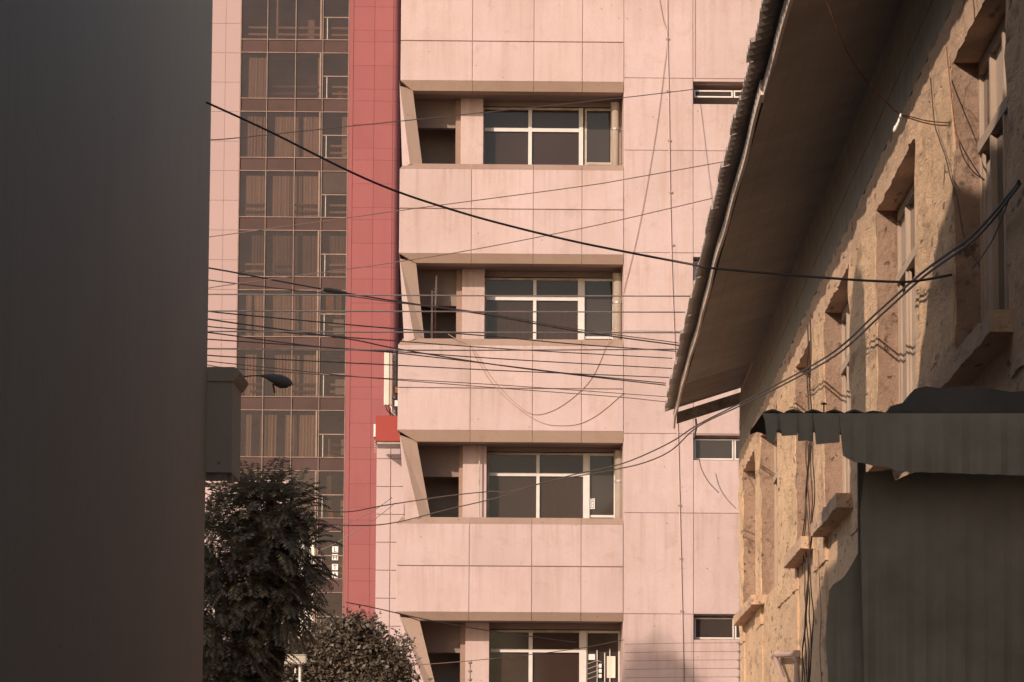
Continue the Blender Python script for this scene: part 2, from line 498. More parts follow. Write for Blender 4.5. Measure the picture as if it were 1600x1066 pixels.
for b in BAL:
    up, lo = PAR[b['p']], PAR[b['p'] + 1]
    yk, ysl = up[4], lo[0]
    zk, zsl = z_of(yk, .136), z_of(ysl, .12)
    zb = z_of(up[3])
    ym = (yk + ysl) / 2
    U = lambda x, v=0.0: A.u(x, ym, v)
    zlow = zsl - .95
    # slanting left fin with splayed inner edge
    xl = U(b['xl']); t0 = 624.2
    fv = [(U(623.5), .07, zb), (xl, .07, zsl - .1), (U(b['xob']), .07, zsl - .02), (U(t0), .07, zb - .1),
          (A.u(b['xit'], yk, .2), .2, zk + .02), (A.u(b['xib'], ysl, .2), .2, zsl - .02),
          (A.u(b['xit'], yk, .2), 1.9, zk + .02), (A.u(b['xib'], ysl, .2), 1.9, zsl - .02), (xl, 1.9, zb), (xl, 1.9, zsl - .1)]
    MB().add([fv[i] for i in (0, 1, 2, 3)] + [(p[0], p[1] + .02, p[2]) for p in [fv[i] for i in (0, 1, 2, 3)]],
             [(0, 1, 2, 3), (7, 6, 5, 4), (0, 4, 5, 1), (1, 5, 6, 2), (2, 6, 7, 3), (3, 7, 4, 0)]).build('fin_face', M['pink'], apt)
    e = .022
    MB().add([(fv[0][0] + .002, .07 + e, fv[0][2]), (fv[1][0] + .002, .07 + e, fv[1][2]), (fv[2][0], .07 + .001, fv[2][2]), (fv[3][0], .07 + .001, fv[3][2])] + fv[4:10],
             [(3, 2, 5, 4), (4, 5, 7, 6), (8, 9, 1, 0), (6, 7, 9, 8), (1, 9, 7, 5, 2), (0, 3, 4, 6, 8)]).build('balcony_fin', M['tan_conc'], apt)
    # ceiling, back walls, right cheek, floor, room behind
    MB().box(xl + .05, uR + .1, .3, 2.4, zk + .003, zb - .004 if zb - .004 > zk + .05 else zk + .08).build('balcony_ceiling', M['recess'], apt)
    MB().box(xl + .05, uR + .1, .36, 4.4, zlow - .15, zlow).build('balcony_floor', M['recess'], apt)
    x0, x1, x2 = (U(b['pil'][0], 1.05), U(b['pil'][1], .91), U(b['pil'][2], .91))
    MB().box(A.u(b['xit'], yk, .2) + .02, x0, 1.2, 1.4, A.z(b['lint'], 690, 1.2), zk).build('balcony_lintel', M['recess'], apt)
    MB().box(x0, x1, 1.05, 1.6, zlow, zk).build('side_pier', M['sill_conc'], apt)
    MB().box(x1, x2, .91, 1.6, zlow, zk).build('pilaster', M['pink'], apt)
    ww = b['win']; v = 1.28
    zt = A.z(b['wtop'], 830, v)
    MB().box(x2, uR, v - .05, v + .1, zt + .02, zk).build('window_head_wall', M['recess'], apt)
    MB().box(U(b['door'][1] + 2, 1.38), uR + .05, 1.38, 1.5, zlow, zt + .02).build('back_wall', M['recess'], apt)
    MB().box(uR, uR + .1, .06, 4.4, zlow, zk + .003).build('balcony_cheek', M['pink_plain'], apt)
    rm = MB(); r0, r1 = A.u(b['xit'], yk, .2), uR
    rm.box(r0, r1, 2.3, 2.4, zlow, zk); rm.box(r0 - .1, r0, 1.9, 4.4, zlow, zk)
    rm.build('room_wall', M['room'], apt)
    # window: white frame, panes, transom
    w0, m0, m1, p0, p1 = [A.u(x, ym, v) for x in ww]
    tr0, tr1 = A.z(b['tr'][1], 830, v), A.z(b['tr'][0], 830, v)
    fr = MB()
    fr.box(w0 - .04, w0, v - .03, v + .05, zlow, zt)
    fr.box(w0, p0, v - .03, v + .05, zt - .045, zt)
    win = fr.build('window', M['dull_metal'], apt)
    MB().box(m0, m1, v - .05, v + .05, zlow, zt - .046).build('mullion', M['white_metal'], win)
    MB().box(w0 + .001, m0 - .002, v - .045, v + .04, tr0, tr1).build('transom', M['white_metal'], win)
    MB().box(m1 + .002, p0 - .002, v - .045, v + .04, tr0, tr1).build('transom', M['white_metal'], win)
    MB().box(p0, p1, v - .055, v + .06, zlow, zt - .002).build('door_post', M['white_metal'], win)
    for (a, c) in ((w0, m0), (m1, p0)):
        for (z0, z1) in ((zlow, tr0 - .001), (tr1 + .001, zt - .046)):
            MB().box(a + .002, c - .002, v + .005, v + .015, z0, z1).build('pane', M['glass'], win)
    if b['p'] in (1, 2):
        cm = MB()
        n = 44
        ca, cb = (w0, p0) if b['p'] == 1 else (m1 + .25, p0)
        pts = [(ca + (cb - ca) * k / n, v + .25 + .035 * math.sin(k * 1.9) + .02 * math.sin(k * .7)) for k in range(n + 1)]
        for k in range(n):
            (ua, va), (ub, vb) = pts[k], pts[k + 1]
            cm.add([(ua, va, zlow), (ub, vb, zlow), (ub, vb, tr0 + .1), (ua, va, tr0 + .1)], [(0, 1, 2, 3)])
        cm.build('curtain', M['curtain_dim'], win, smooth=True)
    # door leaf
    d0, d1 = [A.u(x, ym, v) for x in b['door']]
    df = MB()
    df.box(d0 - .045, d0, v - .02, v + .05, zlow, zt); df.box(d1, d1 + .03, v - .02, v + .05, zlow, zt)
    df.box(d0, d1, v - .02, v + .05, zt - .05, zt); df.box(d0, d1, v - .02, v + .05, A.z(ysl - (4 if b['p'] else 3), 930, v) - .05, A.z(ysl - (4 if b['p'] else 3), 930, v))
    door = df.build('door', M['dull_metal'] if b['p'] == 0 else M['white_metal'], apt)
    MB().box(d0 + .002, d1 - .002, v + .006, v + .02, zlow, zt - .051).build('door_pane', M['dark_glass'], door)
    if b['p'] == 2:
        s0, zz0 = A.px(922.5, 795.5, v - .03); s1, zz1 = A.px(929.5, 779, v - .03)
        MB().box(s0, s1, v - .032, v - .026, zz0, zz1).build('sticker', M['paper'], door)
        letters('CC57', .085, M['ink'], door, (s1 - .018, v - .035, zz0 + .015), (math.pi / 2, -math.pi / 2, 0))
    if b['pipe']:
        a, c = [A.u(x, ym, .75) for x in b['pipe']]
        cx, r = (a + c) / 2, (c - a) / 2
        MB().tube([(cx, .75, zlow), (cx, .75, zk - .1)], r, 16).build('downpipe', M['pipe'], apt, smooth=True)
        cl = MB(); zc = A.z(ym + 2, 960, .75)
        cl.tube([(cx, .75, zc - .02), (cx, .75, zc + .02)], r + .014, 16); cl.tube([(cx + r, .75, zc), (uR, .77, zc)], .014, 6)
        cl.build('pipe_bracket', M['steel'], apt)
        MB().tube([(cx, .75, zk - .25), (cx, .75, zk - .1)], r + .012, 16).build('pipe_collar', M['pipe'], apt)
    if b['p'] == 2:
        a = A.u(749, ym, .8)
        MB().tube([(a, .8, zlow), (a, .8, zk)], .016, 8).build('thin_pipe', M['dull_metal'], apt)

# plain wall to the right of the balconies, panels between joints, small strip windows
vX0, vX1 = A.u(1083.5), A.u(1300)
wins = [(124.5, 160), (399, 436), (677.5, 717), (958, 998)]
zw = [(z_of(b_), z_of(a_)) for a_, b_ in wins]
uwin = A.u(1172)
uL = uR + .1
MB().box(uR + .1, vX0, .04, 4, -.1, 26).build('wall_core', M['pink_plain'], apt)
MB().box(uwin, vX1, .04, 4, -.1, 26).build('wall_core', M['pink_plain'], apt)
ze = [-.1] + sum([[a_, b_] for a_, b_ in reversed(zw)], []) + [26]
for k in range(0, len(ze), 2):
    MB().box(vX0, uwin, .04, 4, ze[k], ze[k + 1]).build('wall_core', M['pink_plain'], apt)
MB().box(ju[0] + .2, uR + .1, 4.4, 9, -.1, 26).build('wall_core', M['pink_plain'], apt)
zt0 = z_of(-19, .12)
for k in range(3):
    MB().panel(ju[0], uR, z_of(-150) + k * 3.5, z_of(-150) + k * 3.5 + 2.0, .0, .3).build('concrete_panel', M['pink'], apt)
rows = [-290, -165, -45, 120, 233, 393, 516, 676, 800, 958, 1082, 1240]
for i in range(len(rows) - 1):
    z1, z0 = z_of(rows[i]) - G * .5, z_of(rows[i + 1]) + G * .5
    MB().panel(uR + .004, vX0 - G * .5, z0, z1, .012, .027, .006).build('concrete_panel', M['pink'], apt)
    hit = [zz for zz in zw if zz[1] > z0 and zz[0] < z1]
    if hit:
        zz = hit[0]
        MB().panel(vX0 + G * .5, uwin, z0, zz[0], .012, .027, .006).build('concrete_panel', M['pink'], apt)
        if z1 - zz[1] > .03:
            MB().box(vX0 + G * .5, uwin, .014, .039, zz[1], z1).build('concrete_panel', M['pink'], apt)
        MB().panel(uwin + .002, vX1, z0, z1, .012, .027, .006).build('concrete_panel', M['pink'], apt)
    else:
        MB().panel(vX0 + G * .5, vX1, z0, z1, .012, .027, .006).build('concrete_panel', M['pink'], apt)
for i, (z0, z1) in enumerate(zw):
    h = z1 - z0
    bk = MB(); bk.box(vX0, uwin, .9, 1.0, z0, z1)
    bk.build('window_recess', M['room'], apt)
    f = MB(); v = .22
    f.box(vX0 + .002, uwin, v + .02, v + .05, z0 + .002, z0 + .03); f.box(vX0 + .002, vX0 + .03, v + .02, v + .05, z0 + .03, z1)
    f.box(vX0 + .03, uwin, v + .02, v + .05, z1 - .03, z1 - .002)
    win = f.build('strip_window', M['dull_metal'], apt)
    # tilted awning sashes
    um = A.u(1147)
    tilt = .05 if i == 0 else .0
    for (a, c) in ((vX0 + .03, um), (um + .02, uwin)):
        s = MB(); fw = .028
        za, zb_ = (z0 + h * .36, z0 + h * .70) if i == 0 else (z0 + .03, z1 - .06)
        s.box(a, c, v - tilt, v - tilt + .02, za, za + fw); s.box(a, c, v, v + .02, zb_ - fw, zb_)
        for q in (a, c - fw):
            s.add([(q, v - tilt, za + fw), (q + fw, v - tilt, za + fw), (q + fw, v, zb_ - fw), (q, v, zb_ - fw), (q, v - tilt + .02, za + fw), (q + fw, v - tilt + .02, za + fw), (q + fw, v + .02, zb_ - fw), (q, v + .02, zb_ - fw)],
                  [(0, 1, 2, 3), (7, 6, 5, 4), (0, 3, 7, 4), (1, 5, 6, 2)])
        s.build('sash', M['white_metal'], win)
        MB().add([(a + fw, v - tilt + .01, za + fw), (c - fw, v - tilt + .01, za + fw), (c - fw, v + .01, zb_ - fw), (a + fw, v + .01, zb_ - fw)], [(0, 1, 2, 3)]).build('pane', M['dark_glass'], win)
# conduit down the plain wall
cp = [A.px(x, y, -.02) for x, y in ((1042, -40), (1043, 60), (1045, 150), (1047, 300), (1050, 430), (1055, 560), (1060, 700), (1063, 830), (1066, 960), (1069, 1100))]
MB().tube([(u, -.004, z) for u, z in cp], .014, 8).build('conduit', M['pink_plain'], apt, smooth=True)
for (x, y) in ((1043, 61), (1044, 142), (1046, 220), (1048, 301), (1051, 383), (1062, 790), (1064, 873), (1065, 955)):
    u, z = A.px(x, y, 0)
    MB().box(u - .032, u + .032, -.022, .02, z - .016, z + .016).build('conduit_clip', M['sill_conc'], apt)
MB().tube([(A.u(1086) + .004, .0, z_of(118)), (A.u(1086) + .004, .0, z_of(-100))], .008, 5).build('thin_conduit', M['tan_conc'], apt)

# ------------------------------------------------------------------ office tower far behind
T = Frame(210, PHI)
tower = T.root('office_tower')
tag(tower, 'tall brown-glazed office tower with a red pier on its right', 'building')
rng = random.Random(7)
tz = lambda y, v=0.0: T.z(y, 460, v)
SPT = [62 - 92 * 2, 62 - 92, 62, 154, 246, 338.7, 432, 524.5, 620.5, 713.7, 809, 904.3, 1000, 1096]
zA, zB = tz(62), tz(904.3)
st = (zA - zB) / 9
bx = [T.u(x) for x in (370, 411.8, 456.5, 499.3, 540)]
uRed0, uRed1, uTile0 = T.u(540.5), T.u(622), T.u(150)
# structure behind
c = MB()
c.box(uTile0, bx[0] - .02, .05, 12, -.1, 60); c.box(uRed0 + .12, T.u(598), .07, 12, -.1, 60)
c.box(T.u(598), T.u(600), .2, 12, -.1, 60)
c.build('tower_core', M['tower_tile'], tower)
MB().box(bx[0] - .02, uRed0 + .12, 4.2, 12, -.1, 60).build('inner_wall', M['room'], tower)
MB().box(T.u(600), T.u(700), 1.3, 12, -.1, 60).build('recess_wall', M['spandrel'], tower)
# pale tile flank
ft0 = [-8, 41, 82, 131, 174, 220, 265, 314]
tl = tz(-8) ; step = (tz(-8) - tz(314)) / 7
tx = [T.u(x) for x in (250, 285, 322, 346, 369.4)]
for r in range(-2, 24):
    z1 = tl - r * step; z0 = z1 - step
    for k in range(4):
        MB().panel(tx[k] + .005, tx[k + 1] - .005, z0 + .006, z1 - .006, 0, .049, .006).build('cladding_tile', M['tower_tile'], tower)
# red pier: tiles, rounded right edge
rx = [T.u(x) for x in (541, 547.5, 549.5, 581, 610.5)]
rows_h = [37 / 92.5 * st, 37 / 92.5 * st, 18.5 / 92.5 * st]
z = tz(-27); k = 0
MB().box(rx[0] - .02, rx[1], -.03, .3, -.1, 60).build('corner_strip', M['red_tile'], tower)
while z > tz(1010):
    z0 = z - rows_h[k % 3]
    for a, b_ in ((1, 3), (3, 4)):
        MB().panel(rx[a] + .006, rx[b_] - .006, z0 + .003, z - .003, 0, .069, .005).build('red_tile', M['red_tile'], tower)
    # curved edge piece
    r = T.u(622) - rx[4]; m = MB(); n = 7; prof = []
    for q in range(n + 1):
        an = math.pi / 2 * q / n
        prof.append((rx[4] + .006 + r * math.sin(an), .02 + r * 1.6 * (1 - math.cos(an))))
    prof2 = [(prof[-1][0], 3.0), (rx[4] + .006, 3.0)]
    m.prism(prof + prof2, z0 + .005, z - .005, 'z')
    m.build('curved_tile', M['red_tile'], tower, smooth=False)
    z = z0; k += 1
# curtain wall cells
CELL = {}
def C_(r, b, *items): CELL[(r, b)] = items
C_(0, 0, ('rail', .25)); C_(0, 1, ('strip', .28, .36), ('rail', .3)); C_(0, 2, ('strip', .42, .68, .0, .45), ('strip', .92, .99), ('rail', .0)); C_(0, 3, ('rail', .3))
C_(1, 0, ('plain', .28, 1)); C_(1, 1, ('dimrail', .2)); C_(1, 2, ('strip', .8, .98), ('dimrail', 0)); C_(1, 3, ('rail', .35), ('orange', .6, .8, .0, .2))
C_(2, 0, ('pleat', .25, 1)); C_(2, 1, ('plain', .28, 1)); C_(2, 2, ('plain', -.05, .18), ('plain', .28, .92)); C_(2, 3, ('strip', .75, 1), ('rail', .3))
C_(3, 0, ('plain', .22, 1), ('dimrail', .2)); C_(3, 1, ('plain', .22, .85), ('pleat', .85, 1)); C_(3, 2, ('pleat', 0, .3), ('plain', .3, .95), ('dimrail', 0)); C_(3, 3, ('blindtop', 0, 1), ('rail', .3))
C_(4, 0, ('dimpleat', .45, 1), ('rail', .25)); C_(4, 1, ('dim', .25, .95), ('dimrail', .25)); C_(4, 2, ('dim', 0, .2), ('dim', .3, .9)); C_(4, 3, ('dim', .3, 1), ('rail', .3))
C_(5, 0, ('plain', .3, .55), ('plain', .6, 1)); C_(5, 1, ('plain', .28, 1)); C_(5, 2, ('plain', 0, .22), ('plain', .3, .95)); C_(5, 3, ('orange', .2, .55, .5, .95), ('dim', .55, .85), ('rail', .3), ('papers', .5, 1))
C_(6, 0, ('pleat', .3, .75), ('dimrail', .5)); C_(6, 1, ('pleat', .38, 1)); C_(6, 2, ('plain', 0, .3), ('plain', .4, .95), ('dimrail', 0)); C_(6, 3, ('papers', .6, 1), ('rail', .4))
C_(7, 0, ('pleat', .35, .6), ('pleat', .9, 1)); C_(7, 1, ('pleat', .05, .5), ('plain', .78, 1)); C_(7, 2, ('plain', 0, .2), ('plain', .28, .9)); C_(7, 3, ('strip', .35, .45, 0, .4), ('dimrail', .4), ('papers', .85, 1))
for b_ in range(3): C_(8, b_, ('grey', 0, 1))
C_(8, 3, ('dimpleat', .35, .52), ('dim', .3, .5), ('orange', .4, .6, 0, .18), ('papers', .85, 1))
C_(9, 2, ('white', .3, .55), ('white', .7, .95), ('rail', .0)); C_(9, 3, ('letters', .55, .8), ('orange', .8, 1, .05, .5), ('rail', .35))
C_(9, 1, ('white', .3, .9)); C_(10, 2, ('white', .3, .9)); C_(10, 3, ('papers', .5, 1))
def curtain(u0, u1, z0, z1, v, mat, pleats, parent, seed):
    n = max(6, int((u1 - u0) / .045)); m = MB()
    rr = random.Random(seed); ph = rr.random() * 6
    pts = [(u0 + (u1 - u0) * k / n, v + pleats * math.sin(k * 1.7 + ph) + pleats * .6 * math.sin(k * .6)) for k in range(n + 1)]
    lean = rr.uniform(-.04, .04)
    for k in range(n):
        (ua, va), (ub, vb) = pts[k], pts[k + 1]
        m.add([(ua + lean, va, z0), (ub + lean, vb, z0), (ub, vb, z1), (ua, va, z1)], [(0, 1, 2, 3)])
    return m.build('curtain', mat, parent, smooth=True)
for r in range(-1, 11):
    zs1 = zA - r * st                       # top of the spandrel below this storey's window
    zs0 = zs1 - st * .222
    zw1 = zA - (r - 1) * st - st * .222     # window head
    MB().box(bx[0], uRed0, .12, 4.2, zs0 + .05, zs1 - .05).build('floor_slab', M['room'], tower)
    for b_ in range(4):
        a, c = bx[b_], bx[b_ + 1]
        MB().panel(a + .035, c - .035, zs0 + .03, zs1 - .03, .03, .06, .01).build('spandrel', M['spandrel'], tower)
        m = MB()
        for qm in ((a, c) if b_ == 3 else (a,)):
            m.box(qm - .022, qm + .022, -.05, .1, zs0, zw1)
        for zz in (zs1, zw1):
            m.box(a + .029, c - .029, -.03, .1, zz - .022, zz + .022)
        if b_ == 3:
            zt = zs1 + (zw1 - zs1) * .49
            m.box(a + .029, c - .029, -.02, .1, zt - .03, zt + .03)
        if b_ == 2: m.box(c - .17, c - .08, -.02, .1, zs1 + .03, zw1 - .03)
        win = m.build('window', M['mullion'], tower)
        if b_ == 3:
            MB().box(a + .22, a + .27, -.01, .11, zs1 + .03, zt - .04).build('sash_bar', M['dull_metal'], win)
            MB().box(a + .03, c - .03, .03, .045, zs1 + .029, zt - .031).build('pane', M['tower_glass'], win)
            MB().box(a + .03, c - .03, .03, .045, zt + .031, zw1 - .029).build('pane', M['tower_glass'], win)
        else:
            MB().box(a + .03, c - .03, .03, .045, zs1 + .029, zw1 - .029).build('pane', M['tower_glass'], win)
        W_, H_ = c - a, zw1 - zs1
        for q, it in enumerate(CELL.get((r, b_), ())):
            kd = it[0]; f0 = it[1]; f1 = it[2] if len(it) > 2 else 1.0
            ua, ub = a + W_ * f0 + .03, a + W_ * f1 - .03
            z0, z1 = zs1 + .03, zw1 - H_ * .09
            if len(it) > 4: z0, z1 = zs1 + .03 + H_ * it[3], zs1 + H_ * it[4]
            sd_ = r * 31 + b_ * 7 + q
            if kd in ('rail', 'dimrail'):
                for hh in (.10, .25):
                    MB().box(ua, c - .03, .16, .21, zs1 + H_ * hh, zs1 + H_ * hh + .12).build('rail', M['wood_rail'] if kd == 'rail' else M['mullion'], win)
            elif kd == 'strip': MB().box(ua, ub + .03, .22, .25, z0, z1).build('curtain', M['curtain'], win)
            elif kd == 'plain': curtain(ua, ub, z0, z1, .34, M['curtain'], .018, win, sd_)
            elif kd == 'pleat': curtain(ua, ub, z0, z1, .34, M['curtain'], .05, win, sd_)
            elif kd == 'dim': curtain(ua, ub, z0, z1, .42, M['curtain_dim'], .018, win, sd_)
            elif kd == 'dimpleat': curtain(ua, ub, z0, z1, .42, M['curtain_dim'], .05, win, sd_)
            elif kd == 'orange': MB().box(ua, ub, .26, .30, z0, z1).build('drape', M['orange'], win)
            elif kd == 'white': MB().box(ua, ub, -.0, .02, z0, zw1 - .05).build('curtain', M['white_curtain'], win)
            elif kd == 'grey': MB().box(a + .03, c - .03, .06, .08, zs1 + .03, zw1 - .03).build('blind', M['grey_blind'], win)
            elif kd == 'blindtop': MB().box(a + .03, c - .03, .06, .08, zs1 + H_ * .53, zw1 - .03).build('blind', M['grey_blind'], win)
            elif kd == 'papers':
                for hh in (.06, .24): MB().box(ua, min(ub, ua + .6), .10, .11, zs1 + H_ * hh, zs1 + H_ * hh + .38).build('paper', M['paper'], win)
            elif kd == 'letters':
                for j, chx in enumerate('ATHL'):
                    zz = zs1 + .06 + j * .43 + (.12 if j > 1 else 0)
                    MB().box(ua, ub + .03, .0, .012, zz, zz + .34).build('paper', M['paper'], win)
                    letters(chx, .38, M['ink'], win, ((ua + ub + .03) / 2, -.004, zz + .035), (math.pi / 2, 0, 0), 'CENTER')

# ------------------------------------------------------------------ white tiled block, red box, aerial
B = Frame(88, PHI)
blk = B.root('tiled_building')
tag(blk, 'low white tiled block tucked between the red pier and the pink balconies', 'building')
bu = [B.u(x) for x in (590, 612.5, 634, 656, 690)]
bt = B.z(690, 620)
MB().box(bu[0] + .01, bu[-1], .04, 8, -.1, bt).build('wall_core', M['pink_plain'], blk)
zz = B.z(674, 620); sh = (B.z(717, 620) - B.z(804, 620)) / 2
zr = [bt] + [B.z(717, 620) - i * sh for i in range(0, 14)]
for i in range(len(zr) - 1):
    for k in range(4):
        if zr[i + 1] > 0:
            MB().panel(bu[k] + .006, bu[k + 1] - .006, zr[i + 1] + .006, zr[i] - .006, 0, .045, .006).build('cladding_tile', M['white_tile'], blk)
Rb = Frame(86.5, PHI)
sg = Rb.root('sign_box')
tag(sg, 'plain red box sign standing on top of the white tiled block', 'sign')
s0, zt1 = Rb.px(587, 649.5); s1 = Rb.u(650); zt0 = Rb.z(690, 620)
MB().panel(s0, s1, zt0, zt1, 0, .7, .012).build('sign_face', M['red_sign'], sg)
MB().box(s0 + .03, s1, .04, 1.2, zt0 - .05, zt0 - .004).build('base_rail', M['steel'], sg)
MB().box(s0 - .045, s0 - .004, .1, .6, Rb.z(682, 600), Rb.z(662, 600)).build('side_lamp', M['paper'], sg)
m = MB()
for k in range(5):
    z_ = Rb.z(688 + k * 4, 600); m.box(s0 - .03, s0 + .0, .15, .2, z_ - .03, z_)
m.build('side_bracket', M['steel'], sg)
Ab = Frame(87, PHI)
an = Ab.root('cell_antenna')
tag(an, 'tall pale panel antenna on a pole above the red box sign', 'antenna')
a0, az1 = Ab.px(600.5, 548); a1 = Ab.u(609); a2 = Ab.u(613); az0 = Ab.z(633, 606)
MB().panel(a0, a1, az0, az1, 0, .14, .012).build('radome', M['antenna'], an)
MB().box(a1 + .002, a2, .02, .16, az0 + .01, az1 - .01).build('radome_side', M['antenna_side'], an)
MB().tube([(Ab.u(616.5), .25, az0 - .22), (Ab.u(616.5), .25, Ab.z(544, 616))], .035, 8).build('mast', M['dull_metal'], an)
MB().tube([(Ab.u(620), .35, az0 - .22), (Ab.u(620), .35, Ab.z(550, 616))], .04, 8).build('mast', M['mullion'], an)
m = MB()
for zz_ in (az0 + .2, az1 - .2): m.box(a2, Ab.u(617), .1, .27, zz_ - .03, zz_ + .03)
m.build('clamp', M['steel'], an)
for i, x in enumerate((603, 607, 611)):
    u = Ab.u(x)
    MB().tube(catenary([(u, .06, az0 + .01), (u + .03, .06, az0 - .09), (u + .09 - .03 * i, .12, az0 - .16), (u + .12, .2, az0 - .22)]), .014, 5).build('lead', M['black_cable'] if i < 2 else M['paper'], an)
MB().box(Ab.u(617.5), Ab.u(622), .1, .3, Ab.z(634, 620), Ab.z(625, 620)).build('junction_box', M['paper'], an)
MB().box(Ab.u(618), Ab.u(624), .1, .3, Ab.z(613, 620), Ab.z(604, 620)).build('junction_box', M['rust'], an)

# low white house seen under the dark box on the left
Hf = Frame(150, PHI)
hs = Hf.root('white_house')
tag(hs, 'low sunlit white wall and eave glimpsed below the dark signbox', 'building')
h0, h1 = Hf.u(280), Hf.u(452)
MB().box(h0, h1, 0, 5, -.1, Hf.z(756, 380)).build('wall', M['white_tile'], hs)
MB().box(h0 - .2, h1 + .2, -.25, 5.2, Hf.z(756, 380) + .002, Hf.z(751, 380)).build('eave', M['pink_plain'], hs)

# ------------------------------------------------------------------ old ochre building on the right of the alley
XW = 3.0
Zc = lambda H: H + CAM.z
old = empty('old_building', (4.5, 45, 0), 'old ochre rendered building with peeling piers and deep eaves on the right', 'building')
PIERS = [(65.8, 64.3), (60.2, 58.4), (53.8, 49.4), (46.2, 43.9), (40.0, 36.4), (32.3, 29.1), (25.5, 20.0)]
HS, HC, HT = 3.36, 5.86, 7.45
END0, END1 = 65.8, 10.0
def P3(name, mb, mat): return mb.build(name, mat, old, True)
# lintel band and wall above it
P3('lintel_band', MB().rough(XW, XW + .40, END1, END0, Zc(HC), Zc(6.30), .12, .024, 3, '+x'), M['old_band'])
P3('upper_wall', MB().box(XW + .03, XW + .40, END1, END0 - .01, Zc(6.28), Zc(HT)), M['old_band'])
for k in range(5):  # added dark boards, the eave's shade put into their colour
    P3('eave_shade_board', MB().box(XW + .004 + .004 * (k % 2), XW + .028, END1, END0 - .01, Zc(6.312 + .2 * k), Zc(6.507 + .2 * k)), M['eave_shade'])
P3('lower_wall', MB().rough(XW + .032, XW + .40, END1, END0 - .02, -.1, Zc(HS - .02), .22, .012, 9, '+x'), M['old_render'])
P3('inner_wall', MB().box(XW + 1.6, XW + 1.7, END1, END0 - .3, -.1, Zc(HT)), M['room'])
P3('gable_wall', MB().prism([(XW + .03, -.1), (XW + 8, -.1), (XW + 8, Zc(7.0)), (XW + 4.5, Zc(HT + 1.2)), (XW + .03, Zc(HT - .05))], END0 - .32, END0 - .015, 'y'), M['old_band'])
for i, (ya, yb) in enumerate(PIERS):
    P3('pier', MB().rough(XW - .004, XW + .42, yb, ya, Zc(HS - .4), Zc(HC + .03), .10, .026, 11 + i, '+x'), M['old_render'])
    P3('pier_base', MB().rough(XW + .012, XW + .40, yb + .04, ya - .04, -.1, Zc(HS - .35), .2, .012, 31 + i, '+x'), M['old_render'])
    # rougher render on the reveal that faces down the alley
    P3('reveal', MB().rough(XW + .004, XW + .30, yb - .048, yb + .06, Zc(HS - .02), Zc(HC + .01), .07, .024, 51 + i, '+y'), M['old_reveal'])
# sills
for (ya, yb) in ((64.6, 58.1), (49.55, 45.9), (44.05, 39.7), (36.5, 32.0), (29.2, 25.2)):
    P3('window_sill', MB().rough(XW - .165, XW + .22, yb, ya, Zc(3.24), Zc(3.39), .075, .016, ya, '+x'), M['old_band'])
# windows
for i in range(len(PIERS) - 1):
    y1, y0 = PIERS[i][1], PIERS[i + 1][0]          # far and near edges of the opening
    xw = XW + .20; z0, z1 = Zc(HS + .03), Zc(HC - .02)
    m = MB()
    m.box(xw, xw + .09, y1 - .10, y1 - .02, z0, z1); m.box(xw, xw + .09, y0 + .02, y0 + .10, z0, z1)
    m.box(xw, xw + .09, y0 + .10, y1 - .10, z0, z0 + .09); m.box(xw, xw + .09, y0 + .10, y1 - .10, z1 - .09, z1)
    win = P3('window', m, M['frame_wood'])
    L = old.location
    def sub(name, mb, mat):
        return mb.build(name, mat, win, False)
    def sh_(mb):
        mb.v = [(p[0] - L.x, p[1] - L.y, p[2] - L.z) for p in mb.v]; return mb
    ztr = Zc(5.17)
    sub('transom', sh_(MB().box(xw - .02, xw + .08, y0 + .10, y1 - .10, ztr - .05, ztr + .04)), M['frame_wood'])
    n = 3; span = (y1 - .1) - (y0 + .1)
    for k in range(1, n + 1):
        yy = y1 - .1 - span * k / (n + 1)
        sub('mullion', sh_(MB().box(xw - .015, xw + .085, yy - .04, yy + .04, z0 + .09, z1 - .09)), M['frame_wood'])
    for k in range(n + 1):
        yb_ = y1 - .1 - span * k / (n + 1); ya_ = y1 - .1 - span * (k + 1) / (n + 1)
        # boarded lower leaf with stiles, open vent light above
        if k == 0 or (i + k) % 3:
            sub('shutter_board', sh_(MB().box(xw + .03, xw + .055, ya_ + .05, yb_ - .05, z0 + .1, ztr - .16)), M['frame_wood'])
            sub('shutter_stile', sh_(MB().box(xw + .005, xw + .028, yb_ - .16, yb_ - .06, z0 + .1, ztr - .06)), M['frame_wood'])
        else:
            sub('pane', sh_(MB().box(xw + .03, xw + .036, ya_ + .05, yb_ - .05, z0 + .1, ztr - .06)), M['dark_glass'])
        if (i + k) % 2 == 0:
            sub('fanlight_board', sh_(MB().box(xw + .03, xw + .055, ya_ + .05, yb_ - .05, ztr + .13, z1 - .1)), M['frame_wood'])
        else:
            sub('pane', sh_(MB().box(xw + .03, xw + .036, ya_ + .05, yb_ - .05, ztr + .05, z1 - .1)), M['dark_glass'])
